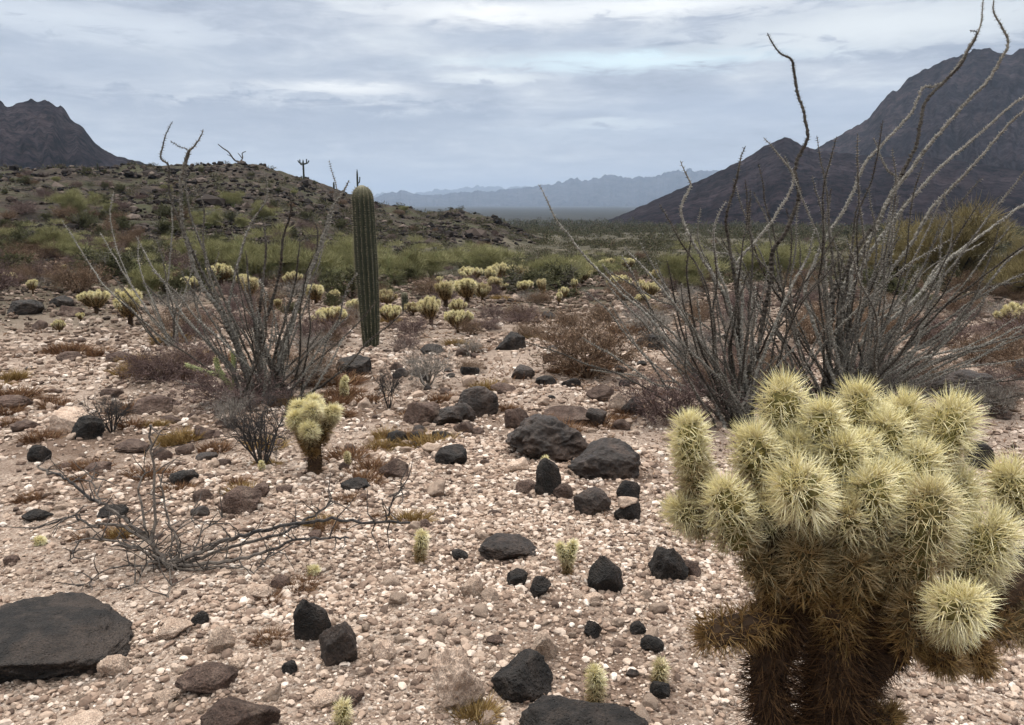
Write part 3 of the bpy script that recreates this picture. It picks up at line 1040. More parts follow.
def twig_tree(r_, height, nstem, spread, levels=3, kink=0.25, rad0=0.012, kids=(3, 5), shrink=0.6):
    """segments of a bare branching shrub"""
    seg = []

    def grow(p, d, L, rad, lev):
        n = 4
        for k in range(n):
            d = d + r_.normal(0, kink, 3) * (0.6 if lev == 0 else 1)
            d[2] += 0.04
            d /= np.linalg.norm(d)
            q = p + d * L / n
            r1 = rad * (0.85 if k < n - 1 else 0.7)
            seg.append((p, q, rad, r1))
            p, rad = q, r1
            if lev < levels and k >= 1:
                for _ in range(r_.integers(1, kids[1] - kids[0] + 2)):
                    e = d + r_.normal(0, 0.65, 3)
                    e /= np.linalg.norm(e)
                    grow(p, e, L * shrink * r_.uniform(0.6, 1.1), rad * 0.72, lev + 1)
    for s in range(nstem):
        a = 2 * PI * (s + r_.random()) / nstem
        e = np.array([math.cos(a) * spread * r_.uniform(0.3, 1), math.sin(a) * spread * r_.uniform(0.3, 1), 1.0])
        e /= np.linalg.norm(e)
        grow(np.array([0.03 * math.cos(a), 0.03 * math.sin(a), -0.02]), e, height * 0.62 * r_.uniform(0.7, 1.1), rad0, 0)
    p0, p1, r0, r1 = [np.array(v) for v in zip(*seg)]
    return p0, p1, r0, r1


def make_shrub(name, cat, h, nstem, spread, levels, mat, leafmat, seed, rad0, leaf_n=0, leaf_len=0.02, leaf_th=0.004, kink=0.25):
    r_ = np.random.default_rng(seed)
    p0, p1, a0, a1 = twig_tree(r_, h, nstem, spread, levels, kink, rad0)
    root = empty(name)
    mb = MB()
    mb.frustums(p0, p1, a0, a1, 4)
    mb.build('branch_frame', mat, root)
    if leaf_n:
        k = r_.integers(len(p0) // 5, len(p0), leaf_n)
        t = r_.random(leaf_n)[:, None]
        c = p0[k] * (1 - t) + p1[k] * t
        d = (p1[k] - p0[k]) / np.maximum(np.linalg.norm(p1[k] - p0[k], axis=1), 1e-6)[:, None] + r_.normal(0, 0.7, (leaf_n, 3)) + np.array([0, 0, 0.3])
        d /= np.linalg.norm(d, axis=1)[:, None]
        lb = MB()
        lb.spikes(c, c + d * (leaf_len * r_.uniform(0.5, 1.3, leaf_n))[:, None], leaf_th)
        lb.build('foliage', leafmat, root)
    return root


protos = []


def keep_proto(o):
    protos.append(o)
    return o


def kill(root):
    for ch in list(root.children):
        for g in list(ch.children):
            bpy.data.objects.remove(g)
        bpy.data.objects.remove(ch)
    bpy.data.objects.remove(root)


P_BROWN = keep_proto(make_shrub('dry_bush', 'bush', 1.0, 26, 1.1, 3, M['twig_brown'], M['twig_brown'], 1, 0.011, 1500, 0.06, 0.007))
P_PURP = keep_proto(make_shrub('dry_bush', 'bush', 1.0, 24, 1.4, 3, M['twig_purple'], M['twig_purple'], 2, 0.011, 1800, 0.06, 0.007))
P_GREY = keep_proto(make_shrub('bare_shrub', 'shrub', 1.0, 11, 1.0, 3, M['twig_grey'], None, 3, 0.015))
P_DARK = keep_proto(make_shrub('bare_shrub', 'shrub', 1.0, 10, 0.9, 3, M['dead_wood'], None, 4, 0.016))
P_OLIVE = keep_proto(make_shrub('creosote_bush', 'bush', 1.0, 14, 0.8, 2, M['twig_grey'], M['olive'], 5, 0.012, 5000, 0.075, 0.012))
P_OLIVE2 = keep_proto(make_shrub('creosote_bush', 'bush', 1.0, 12, 1.1, 2, M['twig_brown'], M['olive'], 6, 0.012, 5000, 0.08, 0.013))


def make_tree(name, h, w, mat, seed, n=15000):
    r_ = np.random.default_rng(seed)
    root = empty(name)
    tb = MB()
    p0, p1, a0, a1 = twig_tree(r_, h * 0.85, 6, 0.75 * w / h, 2, 0.18, 0.05 * h / 2.5, (3, 4), 0.65)
    tb.frustums(p0, p1, a0, a1, 5)
    tb.build('trunk', M['dead_wood'] if mat is not M['green'] else M['cane'], root)
    # crown: clumps of fine upright twigs spread through the volume
    k = r_.integers(0, len(p0), 70)
    cl = p1[k] + r_.normal(0, 0.09 * w, (70, 3))
    cl[:, 0] *= 1.1
    cs = h * r_.uniform(0.06, 0.24, 70)
    cb = MB()
    sprays(cb, cl - np.array([0, 0, 0.05 * h]), cs, n // 70, r_, 0.7, 0.012, 0, 0.8)
    cb.build('crown', mat, root)
    return root


P_PV = [keep_proto(make_tree('palo_verde_tree', 2.5, 2.6, M['green'], 11 + k)) for k in range(3)]
P_PVT = [keep_proto(make_tree('palo_verde_tree', 2.5, 2.6, M['tan_green'], 21 + k)) for k in range(2)]


def proto_height(p):
    return max(v for ch in p.children for v in [max(c[2] for c in ch.bound_box)])


def proto_width(p):
    return max(max(c[0] for c in ch.bound_box) - min(c[0] for c in ch.bound_box) for ch in p.children)


def put(proto, px, py, hpx, label, cat, group=None, rot=None, wide=1.0, wpx=None):
    g = gp(px, py)
    d = depth(g)
    s = hpx / F * d / proto_height(proto)
    if wpx:
        wide = wpx / F * d / proto_width(proto) / s
    o = dup(proto, g, rng.uniform(0, 6.28) if rot is None else rot, (s * wide, s * wide, s))
    tag(o, label, cat, group)
    return o


put(P_BROWN, 588, 378, 94, 'big rounded brown dry bush standing in the middle of the wash', 'bush', None, 0.3, wpx=165)
put(P_PURP, 668, 418, 68, 'purplish dry bush sprawling in front of the spiny ocotillo', 'bush', None, 1.0, wpx=135)
put(P_GREY, 428, 386, 54, 'bare grey shrub with thin twigs below the distant chollas', 'shrub', None, 0.4, wpx=70)
put(P_DARK, 389, 408, 58, 'dark bare shrub standing beside the lone upright cholla', 'shrub', None, 0.9, 0.45)
put(P_DARK, 262, 466, 92, 'dark many branched dead shrub at the foot of the leaning ocotillo', 'shrub', None, 2.1, wpx=105)
put(P_GREY, 230, 428, 48, 'low brownish grey twiggy shrub under the leaning ocotillo', 'shrub', None, 3.1, 1.0)
put(P_DARK, 112, 432, 50, 'thin dark dead shrub beside the wide brown rock', 'shrub', None, 0.2, 0.8)
put(P_GREY, 470, 356, 26, 'pale grey low shrub behind the bare grey shrub', 'shrub', None, 0.8, 1.2)
put(P_BROWN, 430, 296, 26, 'brown bush behind the tallest distant chollas', 'bush', None, 0.2, 1.4)
put(P_BROWN, 520, 322, 26, 'brown bush beside the black rock heading the wash', 'bush', None, 1.2, 1.3)
put(P_PURP, 484, 330, 20, 'low purplish bush in front of the distant cholla row', 'bush', None, 1.9, 1.6)
put(P_BROWN, 470, 372, 18, 'low russet brown bush in the upper wash', 'bush', None, 2.9, 1.7)
put(P_PURP, 405, 350, 24, 'purplish brown bush near the saguaro foot', 'bush', None, 4.0, 1.2)
put(P_BROWN, 625, 300, 24, 'brown bush behind the big rounded brown bush', 'bush', None, 4.4, 1.5)
put(P_BROWN, 330, 345, 26, 'brown bush showing through the ocotillo stems', 'bush', None, 5.0, 1.1)
put(P_PURP, 880, 392, 60, 'purplish bush behind the spreading ocotillo stems', 'bush', None, 5.1, 1.4)
put(P_PURP, 1010, 340, 40, 'purplish bush behind the outer ocotillo stems', 'bush', None, 2.1, 1.5)
put(P_BROWN, 760, 380, 46, 'brown bush between the ocotillo bases', 'bush', None, 1.1, 1.3)
put(P_PURP, 945, 345, 46, 'dark twiggy bush above the long black boulder', 'bush', None, 0.1, 1.4)
put(P_BROWN, 830, 330, 40, 'brown bush seen through the dense ocotillo stems', 'bush', None, 3.1, 1.6)
put(P_BROWN, 540, 304, 18, 'low tan bush among the farther chollas', 'bush', None, 3.7, 1.6)

G_PV = 'palo verde trees on the valley floor'
for (p, px, py, h, wide, lab) in [
    (P_PV[0], 258, 286, 62, 1.2, 'bright green palo verde below the hill behind the leaning ocotillo'),
    (P_PV[1], 312, 284, 66, 1.1, 'tallest bright palo verde beside the tall saguaro'),
    (P_PV[2], 222, 272, 40, 1.1, 'small bright palo verde on the lower hillside'),
    (P_PV[1], 395, 282, 50, 1.3, 'palo verde just past the tall saguaro'),
    (P_PV[0], 432, 276, 36, 1.5, 'broad palo verde behind the distant chollas'),
    (P_PV[2], 77, 218, 32, 1.0, 'lone rounded palo verde high on the hillside'),
    (P_PV[2], 560, 286, 36, 1.4, 'olive palo verde behind the far cholla pair'),
    (P_PV[0], 688, 292, 56, 1.1, 'palo verde showing through the thin ocotillo stems'),
    (P_PVT[0], 955, 290, 100, 1.1, 'large yellowing palo verde behind the spreading ocotillo'),
    (P_PVT[1], 890, 282, 70, 1.2, 'yellowing palo verde with drooping twigs behind the ocotillo'),
    (P_PV[1], 598, 276, 28, 1.5, 'low olive palo verde beside the valley scrub'),
    (P_PVT[0], 1030, 300, 84, 1.0, 'tan palo verde at the edge of the photo'),
    (P_PV[0], 352, 280, 52, 1.2, 'feathery palo verde just behind the saguaro column'),
    (P_PV[1], 178, 268, 40, 1.3, 'feathery palo verde above the far ocotillo'),
    (P_PV[2], 482, 274, 34, 1.5, 'feathery palo verde behind the cholla row crest'),
    (P_PV[2], 770, 280, 44, 1.3, 'olive palo verde behind the tall dark ocotillo stem'),
]:
    put(p, px, py, h, lab, 'tree', G_PV, None, wide)
    LAND.append((px, py - h / 2, 'the ' + {258: 'bright palo verde', 312: 'tallest palo verde', 77: 'lone hillside palo verde', 688: 'slender palo verde', 955: 'yellowing palo verde'}.get(px, 'x')) if px in (258, 312, 77, 688, 955) else LAND[0])

# bushes dotted over hillside and flats
LAND += [(232, 155, 'the skyline ocotillo'), (304, 172, 'the skyline saguaro'), (40, 140, 'the left peak'), (462, 214, 'the rock knoll'), (560, 250, 'the end of the spur'), (130, 320, 'the bushy slope cholla'),
         (760, 250, 'the tall ocotillo stems'), (97, 300, 'the round slope cholla')]
HB = []
r_ = np.random.default_rng(91)
tries = 0
while len(HB) < 210 and tries < 9000:
    tries += 1
    px, py = r_.uniform(-10, 1034), r_.uniform(172, 300)
    g = gp(px, py)
    rr = math.hypot(g[0], g[1])
    if rr > 175 or rr < 15:
        continue
    h_, _t = hill_amount(g[0], g[1])
    if h_ < 0.3 and r_.random() < 0.5:
        continue
    HB.append((px, py, g, rr, float(h_)))
for k, (px, py, g, rr, h_) in enumerate(HB):
    u = r_.random()
    if u < 0.36:
        pr, nm = (P_OLIVE, P_OLIVE2)[k % 2], 'olive'
    elif u < 0.66:
        pr, nm = P_BROWN, 'brown'
    elif u < 0.93:
        pr, nm = P_PURP, 'dull'
    else:
        pr, nm = P_PV[k % 3], 'green'
    hm = r_.uniform(0.5, 1.25) * (1.4 if nm == 'green' else 1.0)
    s = hm / proto_height(pr)
    wd = r_.uniform(0.9, 1.5)
    o = dup(pr, g, r_.uniform(0, 6.28), (s * wd, s * wd, s))
    o.name = 'desert_bush'
    kind = {'olive': 'olive leafy bush', 'brown': 'brown twiggy bush', 'dull': 'dull purplish bush', 'green': 'bright green bush'}[nm]
    szw = 'low' if hm < 0.75 else 'tall' if hm > 1.0 else 'medium'
    tag(o, auto_label(px, py, [f'{szw} {kind}', f'{szw} {kind} growing', kind], 'on the hillside' if h_ > 0.3 else 'on the flat'), 'bush', 'bushes dotted over hillside and flats')


# dry bushes filling the middle distance
G_DB = 'dry bushes of the middle distance'
r_ = np.random.default_rng(191)
nb = 0
while nb < 190:
    a = r_.uniform(-0.62, 0.62)
    r = math.exp(r_.uniform(math.log(8.0), math.log(46)))
    x, y = r * math.sin(a), r * math.cos(a)
    g = np.array([x, y, float(Hgt(x, y))])
    px, py, d = proj(g)
    if px < -20 or px > 1044 or (px < 130 and py > 300) or (px < 400 and py > 345 and r_.random() < 0.55) or (py > 345 and 400 < px < 560):
        continue
    if px > 420 and px < 520 and py > 300 and r_.random() < 0.5:
        continue
    if (abs(px - 368) < 34 and 340 < py < 420) or (530 < px < 650 and 335 < py < 420):
        continue
    nb += 1
    pr, nm = [(P_BROWN, 'brown'), (P_PURP, 'purplish'), (P_GREY, 'grey twiggy'), (P_BROWN, 'tangled brown'), (P_PURP, 'dull'), (P_OLIVE2, 'olive')][r_.integers(0, 6 if r > 16 else 5)]
    hm = r_.uniform(0.3, 0.75)
    s = hm / proto_height(pr)
    wd = r_.uniform(1.0, 1.7)
    o = dup(pr, g, r_.uniform(0, 6.28), (s * wd, s * wd, s))
    szw = 'low' if hm < 0.42 else 'tall' if hm > 0.62 else 'middling'
    tag(o, auto_label(px, py, [f'{szw} {nm} dry bush', f'{nm} dry bush', f'{szw} {nm} bush growing'], 'in the middle distance'), 'bush', G_DB)

# smaller dark stones between the named rocks
G_DS = 'small dark stones on the gravel'
r_ = np.random.default_rng(291)
nb = 0
while nb < 98:
    px, py = (r_.uniform(4, 1020), r_.uniform(330, 720)) if nb < 62 else (r_.uniform(395, 650), r_.uniform(345, 450))
    w = r_.uniform(9, 22) * (0.7 if py < 400 else 1.0)
    if px > 640 and py > 400:
        continue
    if py > 540 and r_.random() < 0.7:
        continue
    if any(abs(px - q[0]) < q[3] * 0.6 + w * 0.6 and q[1] - 6 < py < q[2] + 8 for q in ROCKS):
        continue
    nb += 1
    mt = ['basalt', 'brown_rock', 'varnish', 'brown_rock'][r_.integers(0, 4)] if px > 380 else ['brown_rock', 'varnish', 'brown_rock'][r_.integers(0, 3)]
    nm = {'basalt': 'black', 'brown_rock': 'brown', 'varnish': 'dark'}[mt]
    hh = w * r_.uniform(0.4, 0.75)
    fl = 'flat' if hh < 0.5 * w else 'knobbly' if hh > 0.65 * w else 'blunt'
    lab = auto_label(px, py, [f'small {fl} {nm} stone', f'{fl} {nm} stone', f'small {nm} stone lying'], 'on the gravel')
    place_rock('dark_stone', px, py - hh, py, w, M[mt], lab, G_DS, sub=3, bury=0.5)

# ------------------------------------------------------------------ straw tufts and russet herbs
def make_tuft(name, mat, seed, n, h, sp):
    r_ = np.random.default_rng(seed)
    mb = MB()
    a = r_.uniform(0, 2 * PI, n)
    q = r_.random(n) ** 0.6
    p = np.stack([np.cos(a) * q * sp, np.sin(a) * q * sp, np.zeros(n)], 1)
    d = np.stack([np.cos(a) * q * 0.9, np.sin(a) * q * 0.9, np.ones(n)], 1) + r_.normal(0, 0.4, (n, 3))
    d /= np.linalg.norm(d, axis=1)[:, None]
    mb.spikes(p, p + d * (h * r_.uniform(0.35, 1.1, n))[:, None], h * 0.022)
    return mb.build(name, mat)


P_ST = [make_tuft('dry_grass_tuft', M['straw'], 60 + k, 420, 1.0, 0.7) for k in range(2)]
P_RU = [make_tuft('dead_herb_tuft', M['russet'], 70 + k, 420, 1.0, 0.9) for k in range(2)]
TUFTS = [(182, 440, 22, 1, 'S', 'yellow straw grass tuft below the leaning ocotillo'), (135, 362, 16, 1, 'S', 'yellow straw tuft on the slope near the far ocotillo'),
         (168, 444, 16, 1, 'S', 'second pale straw tuft behind the charred shrub'), (372, 470, 20, 1, 'R', 'orange brown herb tuft in front of the lone upright cholla'),
         (300, 588, 18, 1, 'R', 'russet herb tuft beside the white flat stone'), (268, 600, 14, 1, 'R', 'low russet herbs below the charred shrub'), (270, 640, 16, 1, 'R', 'straw brown herbs beside the pointed black rock'),
         (330, 530, 16, 1, 'R', 'russet herbs under the longest charred branch'), (350, 502, 14, 1, 'R', 'russet herbs near the dark flat rock'), (90, 470, 18, 1, 'R', 'brown herb mat on the left slope'),
         (40, 440, 18, 1, 'R', 'brown herbs by the whitish boulder'), (130, 410, 16, 1, 'R', 'brown herbs before the wide brown rock'), (215, 450, 16, 1, 'R', 'brown herbs under the dead shrub'),
         (475, 716, 26, 1, 'S', 'grey straw tuft growing on the lumpy pale boulder'), (30, 500, 14, 1, 'R', 'brown herbs near the stone topped rock'), (345, 395, 18, 1, 'R', 'reddish herbs behind the lone upright cholla'),
         (560, 372, 12, 1, 'R', 'red brown herbs under the big brown bush'), (620, 420, 12, 1, 'R', 'russet herbs in front of the purplish bush'), (200, 335, 14, 1, 'S', 'straw tuft between the two left ocotillos'),
         (660, 312, 12, 1, 'S', 'straw tuft beyond the rock behind the brown bush'), (530, 340, 12, 1, 'S', 'straw tuft at the head of the wash'), (900, 440, 20, 1, 'R', 'brown herbs behind the crown of the large cholla'),
         (385, 300, 12, 1, 'S', 'pale straw tuft beside the tall saguaro'), (500, 300, 10, 1, 'S', 'pale straw tuft among distant chollas')]
for k, (px, py, h, wd, kd, lab) in enumerate(TUFTS):
    src = (P_ST if kd == 'S' else P_RU)[k % 2]
    g = gp(px, py)
    s = h / F * depth(g) * 0.8
    o = src.copy()
    COL.objects.link(o)
    o.location = g
    o.rotation_euler = (0, 0, rng.uniform(0, 6))
    o.scale = (s * 1.3, s * 1.3, s * 0.8)
    tag(o, lab, 'grass tuft' if kd == 'S' else 'dead herb', 'dry tufts on the gravel')
r_ = np.random.default_rng(404)
for k in range(64):
    px, py = (r_.uniform(2, 430), r_.uniform(335, 540)) if k < 46 else (r_.uniform(380, 680), r_.uniform(320, 440))
    st = r_.random() < 0.3
    src = (P_ST if st else P_RU)[k % 2]
    g = gp(px, py)
    s = r_.uniform(9, 20) / F * depth(g)
    o = src.copy()
    COL.objects.link(o)
    o.location = g
    o.rotation_euler = (0, 0, r_.uniform(0, 6))
    o.scale = (s * r_.uniform(1.0, 1.8), s * r_.uniform(0.9, 1.4), s * 0.75)
    w_ = 'straw tuft' if st else 'russet herb tuft'
    sz_ = 'small' if s * F / depth(g) < 13 else 'spreading'
    tag(o, auto_label(px, py, [f'{sz_} {w_}', f'dry {w_}', f'{sz_} dry {w_}'], 'on the gravel'), 'grass tuft' if st else 'dead herb', 'dry tufts on the gravel')
for o in P_ST + P_RU:
    bpy.data.objects.remove(o)

# uncountable dead twig litter
r_ = np.random.default_rng(5)
n = 18000
r = np.exp(r_.uniform(math.log(1.6), math.log(22), n))
a = r_.uniform(-0.8, 0.8, n)
x, y = r * np.sin(a), r * np.cos(a)
k = r_.random(n) < np.clip(1.8 * fbm(x * 0.8, y * 0.8, 31.0, 3) + np.where(x < 0, 0.2, -0.1), 0, 1)
x, y, r = x[k], y[k], r[k]
d = r_.normal(size=(len(x), 3))
d[:, 2] = np.abs(d[:, 2]) * 0.6
d /= np.linalg.norm(d, axis=1)[:, None]
p = np.stack([x, y, Hgt(x, y) + 0.004], 1)
mb = MB()
mb.spikes(p, p + d * (np.clip(0.012 * r, 0.03, 0.2) * r_.uniform(0.4, 1.3, len(x)))[:, None], np.clip(0.0006 * r, 0.0012, 0.01))
o = mb.build('dead_herbs', M['russet'])
tag(o, 'russet twig litter and dead herbs between the stones', 'litter', kind='stuff')


# ------------------------------------------------------------------ cholla
def capsule_points(n, L, rc, r_):
    """areoles over a capsule along +Z from 0 to L"""
    k = np.arange(n) + 0.5
    z = k / n
    th = k * 2.399963
    zz = -0.1 * L + z * (L * 1.1)
    top = np.clip((zz - (L - rc)) / rc, 0, 1)
    rad_ = rc * np.sqrt(np.clip(1 - top ** 2, 0, 1))
    P = np.stack([np.cos(th) * rad_, np.sin(th) * rad_, zz], 1)
    N = np.stack([np.cos(th) * np.sqrt(np.clip(1 - top ** 2, 0, 1)), np.sin(th) * np.sqrt(np.clip(1 - top ** 2, 0, 1)), top + 0.15], 1)
    N /= np.linalg.norm(N, axis=1)[:, None]
    return P, N


def frame(d):
    d = d / np.linalg.norm(d)
    ref = np.array([0, 0, 1.0]) if abs(d[2]) < 0.9 else np.array([1.0, 0, 0])
    u = np.cross(ref, d)
    u /= np.linalg.norm(u)
    return np.stack([u, np.cross(d, u), d])     # rows: x, y, z axes


def joint_mesh(mb, p0, p1, dia, tone, r_, nare=110, nsp=13, spr=0.0009, core_f=0.40, sides=10, cm=0, sm=1, slen=0.62):
    p0, p1 = np.asarray(p0, float), np.asarray(p1, float)
    L = np.linalg.norm(p1 - p0)
    rc = dia / 2 * core_f * (1.12 if slen < 0.62 else 1.0)
    B = frame(p1 - p0)
    # core
    t = np.linspace(-0.08, 1, 9)
    zz = t * L
    rr = rc * np.sqrt(np.clip(1 - np.clip((zz - (L - rc)) / rc, 0, 0.98) ** 2, 0.02, 1)) * np.interp(t, [-0.1, 0.15, 0.5, 1], [0.6, 0.95, 1.05, 1])
    bend = r_.normal(0, 0.03 * L, 2)
    Pc = p0 + (zz[:, None]) * B[2] + (np.sin(t * PI)[:, None]) * (B[0] * bend[0] + B[1] * bend[1])
    mb.tube(Pc, rr, sides, cm, tone)
    P, N = capsule_points(nare, L, rc, r_)
    P[:, :2] += r_.normal(0, rc * 0.10, (len(P), 2))
    q = max(nare // 8, 4)                               # the tip carries a thicker brush
    tq = r_.normal(0, 0.33, (q, 2))
    P = np.concatenate([P, np.stack([tq[:, 0] * rc, tq[:, 1] * rc, np.full(q, L * 0.99)], 1)])
    N = np.concatenate([N, np.stack([tq[:, 0], tq[:, 1], np.full(q, 1.0)], 1) / np.sqrt(1 + (tq ** 2).sum(1))[:, None]])
    k = len(P)
    P = np.repeat(P, nsp, 0)
    N = np.repeat(N, nsp, 0)
    D = N + r_.normal(0, 0.7, P.shape)
    D /= np.linalg.norm(D, axis=1)[:, None]
    D = np.where((D * N).sum(1)[:, None] < 0.1, D + N, D)
    D /= np.linalg.norm(D, axis=1)[:, None]
    ln = dia / 2 * slen * np.where(r_.random(len(P)) < 0.3, r_.uniform(0.3, 0.7, len(P)), r_.uniform(0.8, 1.25, len(P))) * (1 + 0.15 * (P[:, 2] > L * 0.9))
    P = P + r_.normal(0, rc * 0.04, P.shape)
    bz = np.sin(np.clip(P[:, 2] / L, 0, 1) * PI)
    Q = P + D * ln[:, None]
    off = p0 + bz[:, None] * (B[0] * bend[0] + B[1] * bend[1])
    Pw = P @ B + off
    Qw = Q @ B + off
    # young growth near the tip is paler than the base of the joint
    tn = np.clip(tone + 0.75 * np.clip(0.55 - P[:, 2] / L, -0.12, 1) + r_.normal(0, 0.10, len(P)), 0, 1)
    mb.spikes(Pw, Qw, spr * r_.uniform(0.7, 1.3, len(P)), sm, np.clip(tn + 0.45, 0, 1), np.clip(tn - 0.12 + 0.25 * np.clip(tone - 0.3, 0, 1), 0, 1))


def dead_limb(mb, pts, radii, r_, n, spl, spr, m0=0, m1=1):
    P = catmull(pts, 5)
    R = np.interp(np.linspace(0, 1, len(P)), np.linspace(0, 1, len(radii)), radii)
    wob = 1 + 0.10 * fbm(P[:, 0] * 30, P[:, 1] * 30, P[:, 2] * 30, 2)
    mb.tube(P, R * wob, 12, m0, 1.0)
    k = r_.integers(0, len(P) - 1, n)
    t = r_.random(n)[:, None]
    c = P[k] * (1 - t) + P[k + 1] * t
    d = r_.normal(size=(n, 3))
    ax = P[k + 1] - P[k]
    ax /= np.linalg.norm(ax, axis=1)[:, None]
    d -= ax * (d * ax).sum(1)[:, None]
    d /= np.linalg.norm(d, axis=1)[:, None]
    s = c + d * (R[k] * 0.95)[:, None]
    e = d + r_.normal(0, 0.5, (n, 3)) + np.array([0, 0, -0.25])
    e /= np.linalg.norm(e, axis=1)[:, None]
    mb.spikes(s, s + e * (spl * r_.uniform(0.5, 1.2, n))[:, None], spr, m1, r_.random(n))


# --- the large foreground cholla
D0 = 1.62
r_ = np.random.default_rng(17)
base = at(838, 880, D0)
gx, gy = base[0], base[1]
base = np.array([gx, gy, float(Hgt(gx, gy))])
root = empty('teddy_bear_cholla', base)
tag(root, 'large bushy foreground cholla with pale glowing spines and dark shaggy trunk', 'cactus')
JO = [
    # base px, tip px, dia px, depth at base, depth at tip, tone
    (694, 470, 690, 421, 50, 0.00, 0.00, 0.02), (706, 528, 676, 508, 46, 0.02, 0.00, 0.25), (700, 500, 694, 470, 46, 0.02, 0.0, 0.5),
    (738, 542, 722, 488, 64, -0.06, -0.10, 0.10), (762, 482, 753, 436, 60, -0.02, -0.04, 0.14),
    (806, 510, 795, 482, 84, -0.12, -0.26, 0.10), (795, 440, 781, 388, 66, 0.02, 0.00, 0.0), (828, 458, 823, 410, 60, -0.03, -0.05, 0.0),
    (862, 440, 858, 393, 62, 0.05, 0.05, 0.0), (905, 440, 903, 404, 58, 0.08, 0.08, 0.05), (932, 464, 956, 408, 66, 0.03, 0.02, 0.0),
    (914, 490, 922, 452, 66, -0.02, -0.03, 0.02), (876, 528, 871, 478, 64, -0.10, -0.14, 0.06), (915, 570, 932, 492, 80, -0.12, -0.15, 0.30),
    (960, 568, 1000, 528, 74, -0.05, -0.08, 0.04), (950, 622, 963, 602, 74, -0.16, -0.30, 0.02), (1026, 514, 1007, 474, 66, 0.12, 0.10, 0.05),
    (1040, 500, 1062, 462, 60, 0.10, 0.12, 0.05), (838, 500, 842, 442, 62, -0.04, -0.08, 0.03), (885, 476, 884, 420, 60, 0.02, 0.0, 0.0),
    (770, 520, 762, 500, 62, 0.0, -0.04, 0.2), (850, 545, 846, 508, 60, -0.08, -0.14, 0.35), (792, 470, 796, 440, 58, -0.02, -0.03, 0.05),
    (946, 520, 962, 480, 62, 0.02, 0.0, 0.04), (884, 500, 890, 470, 60, -0.04, -0.06, 0.02),
    # older brown joints underneath
    (778, 590, 752, 556, 62, -0.02, -0.05, 0.62), (812, 592, 804, 545, 66, -0.05, -0.10, 0.6), (852, 600, 852, 556, 66, -0.06, -0.11, 0.6),
    (890, 592, 894, 552, 62, -0.06, -0.12, 0.6), (772, 618, 704, 636, 62, -0.02, -0.05, 0.88),
    (905, 640, 918, 596, 72, -0.08, -0.14, 0.66), (930, 640, 950, 668, 58, -0.08, -0.10, 0.85), (965, 640, 985, 668, 52, -0.05, -0.06, 0.9),
    (975, 624, 1040, 622, 60, -0.02, 0.0, 0.62), (960, 595, 985, 570, 62, 0.0, -0.02, 0.4),
    (842, 640, 836, 600, 66, -0.03, -0.07, 0.9), 
    (895, 560, 880, 535, 62, -0.02, -0.08, 0.45), (935, 560, 955, 530, 60, 0.0, -0.02, 0.3),
    (870, 730, 895, 716, 50, -0.03, -0.06, 0.95), (820, 480, 812, 455, 56, -0.02, -0.04, 0.05), (902, 520, 908, 500, 58, -0.03, -0.06, 0.15),
    (1000, 600, 1025, 572, 58, 0.05, 0.05, 0.35), (860, 478, 862, 440, 58, -0.02, -0.03, 0.0),
]
for (bx, by, tx, ty, dia, d0, d1, tone) in JO:
    if tone > 0.5:
        tone, dia = min(tone + 0.14, 1.0), dia * 0.94
    p0, p1 = at(bx, by, D0 + d0), at(tx, ty, D0 + d1)
    mb = MB()
    joint_mesh(mb, p0, p1, dia * 1.06 / F * (D0 + d1), tone, r_, int(r_.integers(85, 120)), 13, 0.00105, slen=r_.uniform(0.50, 0.62))
    j = mb.build('joint', [M['cholla_core'], M['spine']], root, origin=base)
    j.location = (0, 0, 0)
    if tone > 0.8:
        j['label'] = 'dead brown joint'
mb = MB()
dead_limb(mb, [base - [0, 0, 0.1], at(834, 790, D0), at(836, 700, D0 - 0.01), at(842, 610, D0), at(850, 545, D0 + 0.02)], [0.062, 0.056, 0.054, 0.058, 0.045], r_, 9000, 0.065, 0.0012)
dead_limb(mb, [at(840, 800, D0 + 0.02), at(790, 760, D0 + 0.02), at(768, 690, D0 + 0.02), at(778, 630, D0 + 0.01), at(790, 600, D0)], [0.04, 0.036, 0.034, 0.04, 0.035], r_, 4500, 0.055, 0.0011)
dead_limb(mb, [at(850, 680, D0), at(890, 640, D0), at(940, 605, D0), at(985, 600, D0), at(1040, 560, D0 + 0.05)], [0.05, 0.045, 0.04, 0.035, 0.03], r_, 3500, 0.04, 0.0009)
dead_limb(mb, [at(840, 610, D0), at(800, 560, D0), at(760, 530, D0), at(720, 520, D0 + 0.02)], [0.05, 0.045, 0.04, 0.03], r_, 2500, 0.04, 0.0009)
dead_limb(mb, [at(846, 600, D0), at(880, 540, D0 + 0.02), at(905, 490, D0 + 0.03)], [0.05, 0.045, 0.03], r_, 1500, 0.04, 0.0009)
dead_limb(mb, [at(842, 600, D0), at(825, 530, D0 + 0.02), at(805, 470, D0 + 0.03)], [0.05, 0.045, 0.03], r_, 1500, 0.04, 0.0009)
t = mb.build('trunk', [M['cholla_core'], M['dead_spine']], root, origin=base)
t.location = (0, 0, 0)


